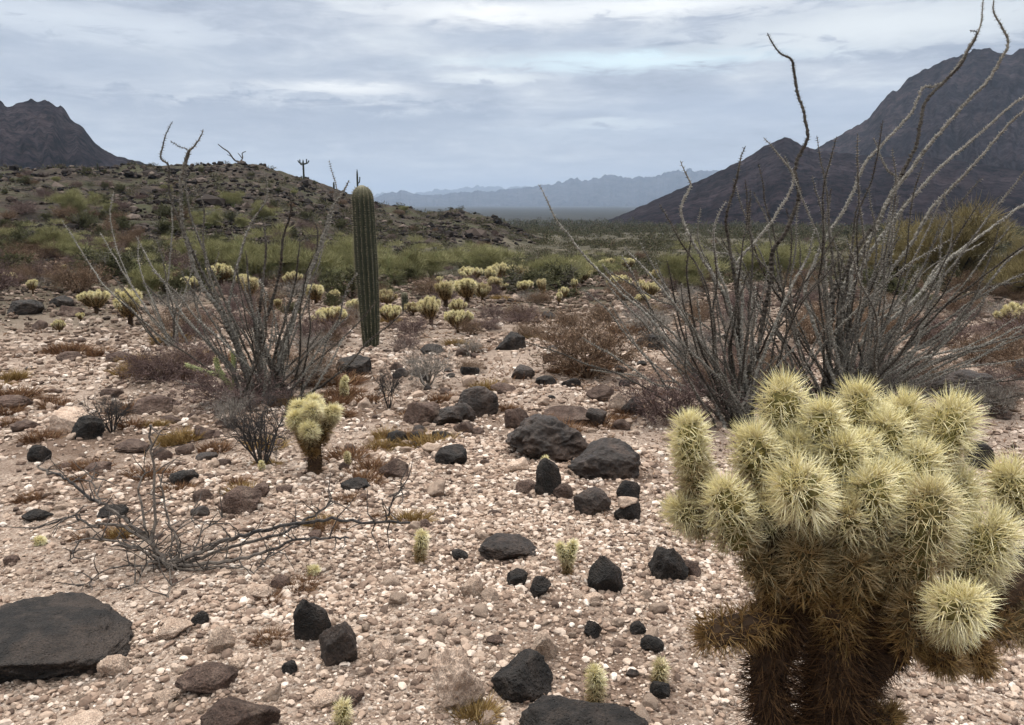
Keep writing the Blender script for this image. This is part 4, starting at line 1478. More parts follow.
# --- smaller chollas: prototypes one unit tall
def make_cholla(seed, njoint, spread, nare, nsp, spr, trunk=0.45, jd=0.26, age=0.0, name='teddy_bear_cholla'):
    r_ = np.random.default_rng(seed)
    root = empty(name)
    mb = MB()
    dead_limb(mb, [(0, 0, -0.05), (0.02, 0, trunk * 0.5), (0, 0.02, trunk), (0.02, 0, trunk * 1.3)], [0.07, 0.07, 0.085, 0.06], r_, 500, 0.07, 0.005)
    mb.build('trunk', [M['cholla_core'], M['dead_spine']], root)
    old, young = MB(), MB()
    for k in range(njoint):
        a = 2.4 * k + r_.normal(0, 0.3)
        f = (k + 0.5) / njoint
        s = spread * math.sqrt(f) * r_.uniform(0.8, 1.1)
        tip = np.array([math.cos(a) * s, math.sin(a) * s, 0.95 - 0.22 * f * f - r_.uniform(0, 0.10)])
        out_ = np.array([math.cos(a), math.sin(a), 0]) * 0.5 * f
        dv = np.array([0, 0, 1.0]) + out_
        dv /= np.linalg.norm(dv)
        b0 = tip - dv * jd * 0.62
        joint_mesh(young, b0, tip, jd, age + (0.15 + 0.4 * age) * r_.random(), r_, nare, nsp, spr, 0.42, 7)
        c0 = np.array([math.cos(a) * s * 0.35, math.sin(a) * s * 0.35, max(tip[2] - jd * 1.6, 0.3)])
        joint_mesh(old, c0, b0 + dv * 0.04, jd * 0.85, 0.75 + 0.25 * r_.random(), r_, nare, nsp, spr, 0.42, 7)
    old.build('old_growth', [M['cholla_core'], M['spine']], root)
    young.build('crown', [M['cholla_core'], M['spine']], root)
    return root


P_CH = [keep_proto(make_cholla(200 + k, 8 + 4 * (k % 4), 0.34 + 0.13 * (k % 4), 40, 8, 0.007, 0.36 + 0.03 * (k % 3), 0.31 - 0.015 * (k % 4), (0.05, 0.0, 0.12, 0.02, 0.22, 0.08, 0.3, 0.0)[k])) for k in range(8)]
P_CHM = keep_proto(make_cholla(260, 8, 0.27, 90, 12, 0.0032, 0.5, 0.25))

put(P_CHM, 314, 474, 84, 'lone upright cholla with pale crown and brown trunk beside the leaning ocotillo', 'cactus', None, 0.5, wpx=66)
G_CH = 'pale crowned chollas across the middle distance'
CH = [(97, 314, 25), (131, 326, 40), (33, 294, 14), (60, 334, 14), (8, 286, 12), (66, 272, 8), (81, 322, 10), (137, 276, 13), (148, 279, 12), (166, 278, 14), (175, 282, 12), (129, 255, 8), (226, 282, 13), (248, 304, 28),
      (243, 290, 16), (259, 272, 10), (284, 268, 10), (297, 281, 12), (317, 306, 22), (335, 305, 18), (332, 330, 24), (279, 312, 14), (357, 318, 20), (386, 308, 20), (391, 326, 20), (418, 272, 12), (431, 326, 34), (459, 318, 20),
      (458, 333, 24), (446, 307, 24), (468, 305, 24), (482, 302, 18), (473, 284, 18), (494, 288, 22), (513, 277, 15), (466, 282, 14), (551, 290, 22), (544, 298, 18), (564, 301, 16), (521, 294, 14), (582, 285, 16), (559, 305, 12),
      (640, 295, 16), (650, 299, 18), (643, 306, 14), (1019, 334, 30), (440, 286, 10), (413, 316, 14), (503, 281, 12), (575, 291, 12)]
r_ = np.random.default_rng(77)
for _ in range(26):
    q = (int(r_.uniform(390, 680)), int(r_.uniform(268, 300)), int(r_.uniform(10, 20))) if r_.random() < 0.65 else (int(r_.uniform(120, 350)), int(r_.uniform(264, 296)), int(r_.uniform(10, 20)))
    CH.append((q[0], q[1], min(q[2], 8 + (q[1] - 262) * 0.5)))
LAND += [(431, 312, 'the tallest distant cholla'), (551, 280, 'the far cholla pair'), (494, 277, 'the cholla row crest'), (645, 290, 'the chollas behind the brown bush')]
CL = {(97, 314): 'round bushy cholla on the slope beyond the flat black rock', (131, 326): 'tall dark trunked cholla just before the far ocotillo', (431, 326): 'widest and tallest of the distant chollas beyond the bare grey shrub',
      (1019, 334): 'cholla cut by the edge of the photo behind the outer ocotillo stems', (248, 304): 'cholla seen through the leaning ocotillo stems'}
for k, (px, py, h) in enumerate(CH):
    p = P_CH[(k * 5 + 3) % 8] if h < 30 else P_CH[2 if px > 200 else 1]
    lab = CL.get((px, py)) or auto_label(px, py, ['small pale cholla' if h < 15 else 'pale crowned cholla', 'squat pale cholla' if h < 19 else 'taller pale cholla', 'far pale cholla'], 'in the middle distance')
    o = put(p, px, py, h * rng.uniform(0.92, 1.2), lab, 'cactus', G_CH, None, rng.uniform(0.7, 1.1))
    o.rotation_euler = (rng.normal(0, 0.10), rng.normal(0, 0.10), rng.uniform(0, 6.28))

# --- seedlings
G_SD = 'cholla seedlings on the gravel'


def seedling(px, py, parts, label, d_off=0.0, lift=0.0):
    """parts: (dx0, dy0, dx1, dy1, dia, tone) in pixels from the foot"""
    g = gp(px, py)
    d = depth(g) + d_off
    g = at(px, py, d)
    g = np.array([g[0], g[1], float(Hgt(g[0], g[1])) + lift])
    r_ = np.random.default_rng(int(px * 3 + py))
    s = d / F
    root = empty('cholla_seedling', g)
    for (x0, y0, x1, y1, dia, tone) in parts:
        mb = MB()
        joint_mesh(mb, np.array([x0 * s, 0, y0 * s]), np.array([x1 * s, r_.normal(0, 2) * s, y1 * s]), dia * s, tone, r_, 60, 10, max(0.0011, 0.0005 * d), 0.42, 8)
        mb.build('joint', [M['cholla_core'], M['spine']], root)
    tag(root, label, 'cactus', G_SD)


seedling(421, 562, [(0, -2, -1, 16, 17, 0.7), (0, 13, 2, 30, 18, 0.12)], 'single stemmed cholla seedling with a pale tip on open gravel')
seedling(567, 574, [(0, -2, 0, 16, 15, 0.7), (-1, 13, -7, 31, 15, 0.15), (1, 13, 6, 33, 16, 0.05)], 'forked cholla seedling with two pale tips')
seedling(595, 704, [(0, -2, 1, 20, 24, 0.62), (0, 16, -1, 38, 26, 0.08)], 'shaggy pale topped cholla seedling near the big pitted boulder')
seedling(658, 682, [(0, 0, 2, 20, 22, 0.35)], 'straw coloured cholla seedling standing over a dark grey stone')
seedling(343, 724, [(0, -2, 0, 20, 24, 0.2)], 'smallest greenish cholla seedling at the bottom edge of the photo')
seedling(545, 470, [(0, 0, 0, 10, 10, 0.1)], 'cholla tip showing over the upright black rock', 0.06)
seedling(40, 545, [(-3, 3, 3, 5, 13, 0.0)], 'fallen round cholla joint lying above the large flat black slab')
seedling(313, 575, [(-3, 3, 4, 5, 15, 0.05)], 'pale fallen cholla joint beside russet herbs')
seedling(262, 470, [(0, 0, 0, 8, 8, 0.1)], 'tiny green cholla sprout at the foot of the dead shrub')
seedling(345, 400, [(0, 0, 0, 14, 11, 0.4), (0, 11, 1, 22, 10, 0.1)], 'slim cholla seedling behind the lone upright cholla')
seedling(347, 466, [(0, 0, 0, 12, 9, 0.4)], 'small cholla sprout beside the orange brown herbs')

# --- cane cholla at the ocotillo foot
g = gp(232, 400)
d = depth(g) - 0.15
root = empty('cane_cholla', g)
r_ = np.random.default_rng(8)
for pts in ([(236, 398), (224, 378), (206, 372), (186, 365)], [(226, 380), (218, 368), (216, 358)], [(236, 398), (234, 374), (233, 352)], [(240, 398), (246, 382), (246, 368)]):
    P3 = catmull([at(x, y, d) - g for x, y in pts], 5)
    mb = MB()
    mb.tube(P3, np.linspace(0.03, 0.024, len(P3)), 8, 0)
    k = r_.integers(0, len(P3), 260)
    dd = r_.normal(size=(260, 3))
    dd /= np.linalg.norm(dd, axis=1)[:, None]
    mb.spikes(P3[k] + dd * 0.02, P3[k] + dd * 0.045, 0.003, 1, 0.2)
    mb.build('stem', [M['cane'], M['spine']], root)
tag(root, 'green jointed cane cholla leaning out from the ocotillo foot', 'cactus')


# ------------------------------------------------------------------ saguaro
def make_saguaro(name, h, rad, ribs, mat, spine, arms=()):
    root = empty(name)

    def column(P, R):
        n = ribs * 6
        ang = np.arange(n) * 2 * PI / n
        prof = 1 - 0.16 * (0.5 - 0.5 * np.cos(ang * ribs)) ** 0.8
        Vv, tn = [], []
        for (p, r) in zip(P, R):
            Vv.append(p + np.stack([np.cos(ang) * prof * r, np.sin(ang) * prof * r, np.zeros(n)], 1))
        Vv = np.concatenate(Vv)
        i = np.arange(n)
        j = (i + 1) % n
        q = np.concatenate([np.stack([i, j, j + n, i + n], 1) + k * n for k in range(len(P) - 1)])
        top = len(Vv)
        Vv = np.concatenate([Vv, [P[-1]]])
        k = (len(P) - 1) * n
        tr = np.stack([i + k, j + k, np.full(n, top)], 1)
        z = np.concatenate([np.repeat(np.array(P)[:, 2], n), [P[-1][2]]])
        mb = MB()
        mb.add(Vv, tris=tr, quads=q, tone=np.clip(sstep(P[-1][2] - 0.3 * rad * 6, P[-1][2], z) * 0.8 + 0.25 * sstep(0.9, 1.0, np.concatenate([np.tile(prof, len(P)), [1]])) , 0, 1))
        return mb
    t = np.linspace(0, 1, 60)
    zz = t * h
    rr = rad * np.interp(t, [0, 0.12, 0.5, 0.85, 1], [0.74, 0.86, 1.05, 0.99, 0.96])
    rr = rr * np.sqrt(np.clip(1 - np.clip((zz - (h - 1.2 * rad)) / (1.2 * rad), 0, 0.985) ** 2, 0, 1))
    wv = 0.03 * rad * np.sin(t * 9)
    P = [np.array([0.06 * rad * math.sin(3 * u) + w, 0, z]) for u, z, w in zip(t, zz, wv)]
    P[0][2] = -0.1
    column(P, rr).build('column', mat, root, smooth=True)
    r_ = np.random.default_rng(3)
    sb = MB()
    for k in range(ribs):
        a = 2 * PI * k / ribs
        for z in np.arange(0.05, h - 0.02, 0.035):
            r = np.interp(z, zz, rr)
            c = np.array([math.cos(a) * r, math.sin(a) * r, z])
            dd = np.array([math.cos(a), math.sin(a), 0.1]) + r_.normal(0, 0.7, (4, 3))
            dd /= np.linalg.norm(dd, axis=1)[:, None]
            sb.spikes(np.repeat(c[None], 4, 0), c + dd * 0.035 * r_.uniform(0.6, 1.2, (4, 1)), 0.003)
    sb.build('spine_cover', spine, root)
    return root


g = gp(371, 346)
d = depth(g)
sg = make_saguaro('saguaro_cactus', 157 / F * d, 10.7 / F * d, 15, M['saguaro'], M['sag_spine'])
sg.location = g
sg.rotation_euler = (0, -0.025, 0)
tag(sg, 'tall single column saguaro cactus standing beyond the leaning ocotillo', 'cactus')
g = gp(405, 312)
d = depth(g)
s2 = make_saguaro('saguaro_cactus', 20 / F * d, 3.2 / F * d, 13, M['saguaro'], M['sag_spine'])
s2.location = g
tag(s2, 'stubby young dark cactus column among the distant chollas', 'cactus')


def far_saguaro(px, ytip, ybase, arms, label, R=None):
    """on the skyline of the hill, thin column with upturned arms"""
    a, e = azel(px, ybase)
    r = R or R_HILL - 3
    x, y = r * math.sin(a), r * math.cos(a)
    g = np.array([x, y, float(Hgt(x, y))])
    d = depth(g)
    h = (proj(g)[1] - ytip) / F * d
    root = empty('saguaro_cactus', g)
    mb = MB()
    w = 0.95 / F * d
    t = np.linspace(0, 1, 12)
    mb.tube(np.stack([0 * t, 0 * t, -0.3 + t * (h + 0.3)], 1), w * np.sqrt(np.clip(1.02 - t ** 8, 0.05, 1)), 8)
    mb.build('column', M['saguaro'], root, smooth=True)
    for (sx, z0, z1, ox) in arms:
        ab = MB()
        P = catmull([(0, 0, z0 * h), (sx * ox * 0.7, 0, z0 * h + 0.02 * h), (sx * ox, 0, z0 * h + 0.12 * h), (sx * ox * 1.05, 0, z1 * h)], 5)
        ab.tube(P, w * 0.6, 7)
        ab.build('arm', M['saguaro'], root, smooth=True)
    tag(root, label, 'cactus', 'saguaros on the hill skyline')


far_saguaro(304, 160, 180, [(-1, 0.72, 1.0, 0.5), (1, 0.75, 1.02, 0.55), (1, 0.78, 0.95, 0.9), (-1, 0.8, 0.95, 0.8)], 'many armed saguaro on the hill skyline')
far_saguaro(358, 170, 197, [(1, 0.55, 0.75, 0.4)], 'slender saguaro on the skyline right behind the tall saguaro')
far_saguaro(334, 182, 190, [], 'tiny armless saguaro on the skyline between two saguaros')
far_saguaro(98, 163, 170, [], 'stubby saguaro on the crest below the left peak')


# ------------------------------------------------------------------ ocotillos
def stem_mesh(P, R, tone, r_, spl, sp_r, step, n=7):
    mb = MB()
    L = np.concatenate([[0], np.cumsum(np.linalg.norm(np.diff(P, axis=0), axis=1))])
    m = max(int(L[-1] / (step * 0.8)), 6)
    s = np.linspace(0, L[-1], m)
    Q = np.stack([np.interp(s, L, P[:, k]) for k in range(3)], 1)
    rr = np.interp(s, L, R)
    Q = Q + r_.normal(0, 1, Q.shape) * (rr * 0.20)[:, None] + np.stack([fbm(s * 4 + r_.uniform(0, 99), 0, 0, 2) for _ in range(3)], 1) * np.minimum(s / (L[-1] * 0.2 + 1e-6), 1)[:, None] * 0.008
    rr = rr * np.interp(s, [0, L[-1] * 0.9, L[-1]], [1, 1, 0.45])
    knob = 1 + 0.22 * ((np.arange(m) % 2) * 2 - 1) * r_.uniform(0.5, 1.2, m)
    tn = np.clip(tone + 0.12 * fbm(s * 5 + r_.uniform(0, 99), 0, 0, 2), 0, 1)  # per-stem amount of painted backlit shade, varied a little along the stem
    mb.tube(Q, rr * knob, n, 0, tn)
    per = 5
    k = np.repeat(np.arange(1, m - 1), per)
    ax = Q[np.minimum(k + 1, m - 1)] - Q[k]
    ax /= np.maximum(np.linalg.norm(ax, axis=1), 1e-9)[:, None]
    d = r_.normal(size=(len(k), 3))
    d -= ax * (d * ax).sum(1)[:, None]
    d /= np.linalg.norm(d, axis=1)[:, None]
    d = d + ax * 0.25
    p = Q[k] + d * (rr[k] * 0.8)[:, None]
    mb.spikes(p, p + d * (spl * r_.uniform(0.5, 1.2, len(k)))[:, None], sp_r, 1, np.repeat(tn, 1)[k])
    return mb


def ocotillo(base_px, traced, nrand, rand_span, label, group, seed, rb, rt, hrand, depth_spread=0.22, detail=0.028, spl=0.022, tone_rand=(0.3, 1.0), lean=0.0):
    r_ = np.random.default_rng(seed)
    g = gp(*base_px)
    d = depth(g)
    root = empty('ocotillo', g)
    def add(P, tone, rb_, rt_):
        R = 0.78 * (rb_ + (rt_ - rb_) * np.linspace(0, 1, len(P)) ** 0.8)
        o = stem_mesh(P - g, R, tone, r_, spl, 0.0016 + 0.00032 * d, detail).build('stem', [M['ocotillo'], M['oc_spine']], root)
    for pts, tone, th in traced:
        pts = pts[::-1] if pts[0][1] < pts[-1][1] else pts      # foot first
        off = r_.uniform(-depth_spread, depth_spread) * (base_px[1] - pts[-1][1]) / F * d
        foot = g + np.array([r_.normal(0, 0.11), r_.normal(0, 0.12), -0.04])
        full = max(base_px[1] - pts[-1][1], 1)
        P3 = [foot]
        for (x, y) in pts:
            f = np.clip((base_px[1] - y) / full, 0, 1)
            if y > base_px[1] - 12:
                continue
            P3.append(at(x, y, d + off * f))
        if len(P3) < 2:
            continue
        add(catmull(P3, 4), tone, rb * th, rt * th)
    for k in range(nrand):
        a = r_.uniform(*rand_span)
        L = hrand * r_.uniform(0.45, 1.0)
        az_ = r_.uniform(-1.0, 1.0)
        dirv = np.array([math.sin(a), 0.5 * az_ * (0.3 + abs(math.sin(a))), math.cos(a)])
        dirv /= np.linalg.norm(dirv)
        p = g + np.array([r_.normal(0, 0.15), r_.normal(0, 0.15), -0.04])
        P3 = [p]
        for q in range(6):
            dirv = dirv + r_.normal(0, 0.14, 3) + np.array([0, 0, 0.03])
            dirv /= np.linalg.norm(dirv)
            p = p + dirv * L / 6
            P3.append(p)
        add(catmull(P3, 5), r_.uniform(*tone_rand), rb * r_.uniform(0.35, 0.75), rt * 0.6)
    tag(root, label, 'ocotillo', group)
    return root


G_OC = 'ocotillos with bare thorny stems'
TA = [
    ([(538, 184), (559, 223), (589, 260), (616, 288), (645, 313), (672, 346), (705, 384)], 0.1, 0.8),
    ([(624, 246), (645, 270), (665, 293), (682, 316), (708, 352)], 0.1, 0.75),
    ([(605, 283), (639, 319), (672, 352), (710, 392)], 0.2, 0.7),
    ([(680, 161), (684, 172), (690, 185), (684, 198), (681, 213), (690, 237), (703, 258), (717, 281), (730, 303), (737, 335)], 0.1, 0.85),
    ([(746, 147), (741, 160), (734, 188), (726, 222), (731, 256), (735, 288), (740, 335)], 0.9, 0.85),
    ([(726, 201), (719, 215), (715, 230), (717, 264), (728, 300)], 0.1, 0.7),
    ([(693, 238), (706, 247), (718, 252), (732, 256), (742, 275), (752, 310)], 0.35, 0.6),
    ([(768, 33), (772, 42), (778, 52), (791, 59), (794, 72), (797, 90), (803, 112), (808, 135), (801, 153), (796, 168), (797, 185), (797, 203), (786, 232), (772, 254), (771, 284), (764, 318), (756, 351)], 0.95, 1.1),
    ([(764, 138), (779, 156), (793, 175), (788, 195), (771, 222), (754, 242), (738, 262), (742, 300), (741, 350)], 0.15, 0.8),
    ([(815, 227), (811, 245), (804, 264), (788, 294), (772, 330), (758, 370)], 0.2, 0.75),
    ([(781, 264), (778, 281), (786, 305), (770, 340), (756, 380)], 0.8, 0.7),
    ([(700, 208), (697, 235), (712, 275), (722, 320), (734, 370)], 0.6, 0.6),
    ([(655, 262), (672, 300), (700, 345), (725, 385)], 0.5, 0.6),
    ([(640, 330), (672, 362), (708, 396)], 0.7, 0.55),
    ([(745, 180), (748, 215), (752, 255), (750, 300), (746, 350)], 0.85, 0.6),
]
TB = [
    ([(985, -12), (983, 6), (978, 32), (968, 48), (957, 66), (946, 79), (934, 87), (922, 89), (912, 111), (895, 130), (879, 148), (865, 165), (848, 204), (826, 238), (806, 284), (812, 320)], 0.25, 0.8),
    ([(970, 30), (977, 34), (959, 66), (942, 84), (926, 101), (921, 122), (917, 145), (906, 168), (895, 188), (879, 219), (860, 246), (846, 270), (832, 305)], 0.9, 1.05),
    ([(996, -8), (993, 10), (1001, 26), (1008, 42), (1000, 62), (988, 81), (973, 94), (956, 114), (929, 145), (909, 172), (889, 199), (875, 232), (852, 270), (838, 310)], 0.25, 1.0),
    ([(873, 138), (878, 147), (882, 158), (889, 171), (897, 178), (886, 205), (868, 242), (850, 285)], 0.3, 0.8),
    ([(1060, 72), (1024, 97), (996, 118), (977, 136), (959, 151), (939, 168), (909, 202), (882, 236), (862, 270), (842, 320)], 0.2, 0.95),
    ([(1050, 84), (1024, 110), (1006, 128), (983, 155), (956, 183), (929, 212), (912, 242), (882, 284), (850, 335)], 0.3, 0.9),
    ([(1070, 186), (1024, 205), (1000, 222), (973, 241), (946, 262), (918, 296), (878, 330), (850, 360)], 0.1, 0.95),
    ([(1080, 225), (1024, 247), (990, 281), (956, 321), (916, 350), (872, 385)], 0.55, 0.85),
    ([(1076, 252), (1024, 274), (983, 294), (949, 318), (905, 350), (866, 384)], 0.6, 0.8),
    ([(985, 242), (959, 254), (936, 267), (916, 298), (868, 330)], 0.1, 0.85),
    ([(980, 347), (949, 351), (916, 361), (880, 380)], 0.0, 0.7),
    ([(983, 377), (959, 386), (938, 394), (900, 400)], 0.15, 0.7),
    ([(902, 298), (868, 321), (846, 345)], 0.15, 0.8),
    ([(1040, 320), (1000, 336), (950, 362), (900, 388)], 0.4, 0.7),
    ([(858, 205), (852, 240), (846, 285), (840, 340)], 0.85, 0.9),
    ([(838, 250), (842, 300), (838, 350)], 0.8, 0.8),
    ([(930, 300), (925, 320), (890, 350), (858, 380)], 0.1, 0.8),
    ([(900, 235), (880, 270), (862, 310), (846, 350)], 0.85, 0.95),
    ([(820, 262), (824, 300), (832, 345)], 0.7, 0.7),
    ([(1030, 165), (990, 215), (955, 262), (915, 310), (868, 360)], 0.5, 0.75),
    ([(790, 318), (804, 340), (822, 372)], 0.8, 0.7),
]
ocotillo((742, 424), TA, 40, (-1.1, 0.6), 'upright ocotillo with tall dark thorny stems behind the large cholla', G_OC, 301, 0.028, 0.011, 2.3)
ocotillo((845, 410), TB, 78, (-0.75, 1.35), 'wide spreading ocotillo with grey thorny stems fanning to the edge of the photo', G_OC, 302, 0.030, 0.012, 2.9)
TC = [
    ([(173, 122), (166, 134), (163, 146), (161, 158), (168, 164), (168, 177), (170, 197), (184, 232), (204, 275), (228, 330)], 0.8, 0.75),
    ([(204, 130), (200, 140), (194, 148), (189, 152), (184, 168), (180, 187), (183, 222), (190, 255), (198, 278), (219, 310), (239, 347)], 0.5, 1.15),
    ([(170, 141), (178, 146), (189, 151), (186, 166), (188, 200), (200, 240)], 0.7, 0.55),
    ([(349, 180), (341, 194), (332, 209), (325, 232), (315, 259), (305, 289), (289, 330), (278, 370)], 0.55, 1.45),
    ([(289, 190), (290, 216), (282, 242), (279, 279), (269, 312), (263, 350)], 0.95, 1.0),
    ([(262, 216), (266, 249), (262, 285), (259, 332)], 0.9, 0.95),
    ([(266, 171), (268, 190), (266, 203), (252, 222), (239, 259), (230, 305), (240, 350)], 0.45, 0.75),
    ([(191, 183), (204, 206), (203, 246), (213, 285), (236, 340)], 0.6, 0.7),
    ([(136, 236), (150, 262), (166, 285), (186, 318), (215, 352), (240, 378)], 0.15, 0.7),
    ([(330, 160), (336, 200), (322, 250), (308, 300), (290, 345)], 0.5, 0.5),
    ([(300, 240), (296, 280), (285, 320), (274, 360)], 0.9, 0.9),
    ([(246, 250), (250, 290), (256, 340)], 0.85, 0.8),
    ([(318, 250), (300, 300), (284, 350)], 0.3, 1.0),
    ([(345, 335), (330, 362), (314, 390)], 0.1, 0.7),
    ([(338, 320), (318, 350), (300, 380)], 0.4, 0.6),
    ([(312, 215), (318, 240), (300, 300), (280, 350)], 0.85, 0.8),
    ([(180, 270), (205, 310), (232, 350), (250, 380)], 0.7, 0.7),
]
ocotillo((266, 402), TC, 40, (-0.95, 0.8), 'leaning ocotillo with dark forked stems rising behind the dead shrub', G_OC, 303, 0.029, 0.010, 1.8)
TD = [([(62, 220), (84, 255), (104, 285), (140, 318)], 0.1, 0.7), ([(138, 236), (140, 270), (156, 310)], 0.15, 0.7), ([(100, 232), (122, 270), (148, 312)], 0.1, 0.7), ([(172, 196), (172, 240), (168, 300)], 0.5, 0.8),
      ([(196, 250), (186, 290), (178, 320)], 0.4, 0.7), ([(114, 190), (110, 220), (125, 270), (152, 318)], 0.15, 0.6)]
ocotillo((174, 346), TD, 9, (-0.8, 0.5), 'smaller pale ocotillo up the slope behind the leaning one', G_OC, 304, 0.030, 0.012, 1.9, detail=0.05, spl=0.03)

# ocotillo on the skyline
a_, e_ = azel(240, 168)
rr_ = R_HILL - 2
g = np.array([rr_ * math.sin(a_), rr_ * math.cos(a_), 0])
g[2] = float(Hgt(g[0], g[1]))
d = depth(g)
root = empty('ocotillo', g)
r_ = np.random.default_rng(6)
for pts, w in (([(240, 168), (239, 162), (234, 160), (228, 152), (222, 148), (217, 144)], 1.5), ([(239, 163), (242, 158), (241, 153), (244, 151)], 1.1), ([(236, 161), (233, 157), (230, 155)], 0.8), ([(242, 158), (238, 153)], 0.8)):
    P3 = catmull([at(x, y, d) - g for x, y in pts], 4)
    P3[:, 1] += r_.normal(0, 0.5) * np.linspace(0, 1, len(P3))
    mb = MB()
    mb.tube(P3, w / F * d * 0.5 * np.linspace(1.3, 0.7, len(P3)), 6, 0, 0.9)
    mb.build('stem', [M['ocotillo']], root)
tag(root, 'dark forked ocotillo alone on the hill skyline', 'ocotillo', G_OC)

# ------------------------------------------------------------------ charred sprawling shrub
g = gp(168, 568)
d = depth(g)
root = empty('dead_shrub', g)
r_ = np.random.default_rng(12)
CHB = [([(160, 556), (154, 545), (154, 502), (152, 457), (150, 424)], 1.0, 0.0), ([(156, 552), (143, 519), (141, 482), (146, 470)], 0.8, 0.1), ([(180, 548), (168, 520), (162, 492), (160, 474)], 0.7, 0.1),
       ([(160, 555), (140, 532), (123, 519), (105, 506), (88, 496), (70, 482), (53, 474), (37, 466)], 1.1, 0.15), ([(158, 552), (135, 533), (111, 523), (94, 527), (75, 516), (60, 520), (40, 528)], 0.8, 0.0),
       ([(160, 560), (130, 545), (98, 539), (78, 543), (70, 562)], 0.7, -0.2), ([(164, 562), (135, 548), (111, 545)], 0.6, -0.2),
       ([(180, 560), (205, 550), (230, 539), (255, 532), (279, 527), (312, 521), (336, 519), (361, 523), (385, 522), (412, 523)], 1.1, 0.0),
       ([(190, 562), (222, 550), (246, 543), (287, 531), (305, 520), (320, 511), (332, 498)], 0.9, 0.1), ([(190, 565), (225, 562), (254, 556), (280, 546), (303, 539), (325, 538), (349, 537)], 0.9, -0.15),
       ([(386, 521), (389, 508), (396, 496), (404, 488)], 0.5, 0.0), ([(170, 566), (193, 570), (220, 566), (250, 570)], 0.6, -0.1), ([(262, 566), (268, 556), (280, 550)], 0.5, -0.2),
       ([(172, 560), (172, 540), (184, 522), (200, 512)], 0.5, 0.2), ([(150, 562), (138, 580), (126, 590)], 0.5, -0.25), ([(170, 568), (170, 585), (168, 598)], 0.4, -0.3), ([(190, 556), (205, 530), (225, 515)], 0.5, 0.2),
       ([(130, 566), (100, 572), (80, 590)], 0.4, -0.2), ([(100, 505), (92, 482), (96, 462)], 0.4, 0.1)]
for pts, th, tilt in CHB:
    if math.hypot(pts[0][0] - 168, pts[0][1] - 566) > 6 and math.hypot(pts[0][0] - 168, pts[0][1] - 566) < 42:
        pts = [(168, 567)] + pts
    n_ = len(pts)
    P3 = []
    for k, (x, y) in enumerate(pts):
        f = k / (n_ - 1)
        dd = d + tilt * f
        p = at(x, y, dd)
        z = float(Hgt(p[0], p[1])) + 0.012
        if p[2] < z:                      # slide forward along the sight line until it clears the soil
            q = gp(x, y)
            p = at(x, y, depth(q) - 0.03)
        P3.append(p - g)
    P = catmull(P3, 5)
    P += r_.normal(0, 0.004, P.shape)
    R = np.linspace(0.0105, 0.0045, len(P)) * th
    mb = MB()
    mb.tube(P, R, 6, 0, np.clip(fbm(P[:, 0] * 4, P[:, 2] * 4, 1.0, 2) * 0.9, 0, 0.6))
    nt_ = int(len(P) * 0.7)
    for q in range(nt_):
        k = r_.integers(2, len(P))
        p = P[k]
        dv = r_.normal(0, 1, 3) * np.array([1, 0.8, 0.5]) + np.array([0, 0, 0.35])
        dv /= np.linalg.norm(dv)
        L = r_.uniform(0.04, 0.17)
        pts_ = [p]
        for _ in range(3):
            dv = dv + r_.normal(0, 0.35, 3)
            dv /= np.linalg.norm(dv)
            pts_.append(pts_[-1] + dv * L / 3)
        pts_ = np.array(pts_)
        mb.tube(pts_, np.linspace(0.0035, 0.0014, 4), 4, 0, 0.2)
    mb.build('branch', M['dead_wood'], root)
tag(root, 'charred leafless shrub with long black branches sprawling over the gravel', 'shrub')

for p in protos:
    kill(p)

# ------------------------------------------------------------------ haze
hz = MB()
x0, x1, y0, y1, z0, z1 = -21500, 21500, -21500, 21500, -170, 640
Vb = [(x, y, z) for x in (x0, x1) for y in (y0, y1) for z in (z0, z1)]
Qb = [(0, 1, 3, 2), (4, 6, 7, 5), (0, 4, 5, 1), (2, 3, 7, 6), (0, 2, 6, 4), (1, 5, 7, 3)]
hm = bpy.data.materials.new('pale air')
hm.use_nodes = True
nt = hm.node_tree
nt.nodes.clear()
out = nt.nodes.new('ShaderNodeOutputMaterial')
pv = nt.nodes.new('ShaderNodeVolumePrincipled')
pv.inputs['Color'].default_value = (0.44, 0.545, 0.70, 1)
pv.inputs['Density'].default_value = 9.5e-5
pv.inputs['Anisotropy'].default_value = 0.2
nt.links.new(pv.outputs[0], out.inputs['Volume'])
hz.add(Vb, quads=Qb)
o = hz.build('haze', hm)
tag(o, 'thin blue haze filling the valley air', 'haze', kind='stuff')

# ------------------------------------------------------------------ sky and sun
SUN_EL, SUN_AZ = math.radians(56), math.radians(-25)     # azimuth measured from straight ahead, negative = left
world = bpy.data.worlds.new('World')
scene.world = world
world.use_nodes = True
nt = world.node_tree
bg = nt.nodes['Background']
bg.inputs['Strength'].default_value = 0.1
sky = nt.nodes.new('ShaderNodeTexSky')
sky.sky_type = 'NISHITA'
sky.sun_disc = False
sky.sun_elevation = SUN_EL
sky.sun_rotation = SUN_AZ
sky.dust_density = 2.0
gen = coords(nt, 'Generated')
sp = nt.nodes.new('ShaderNodeSeparateXYZ')
nt.links.new(gen, sp.inputs[0])
dx, dy, dz = sp.outputs
hyp = mth(nt, 'SQRT', mth(nt, 'ADD', mth(nt, 'MULTIPLY', dx, dx), mth(nt, 'MULTIPLY', dy, dy)))
azn = mth(nt, 'ARCTAN2', dx, dy)
eln = mth(nt, 'DIVIDE', dz, mth(nt, 'MAXIMUM', hyp, 0.05))
den = mth(nt, 'ADD', mth(nt, 'MAXIMUM', dz, 0.0), 0.10)
cb = nt.nodes.new('ShaderNodeCombineXYZ')
nt.links.new(mth(nt, 'DIVIDE', dx, den), cb.inputs[0])
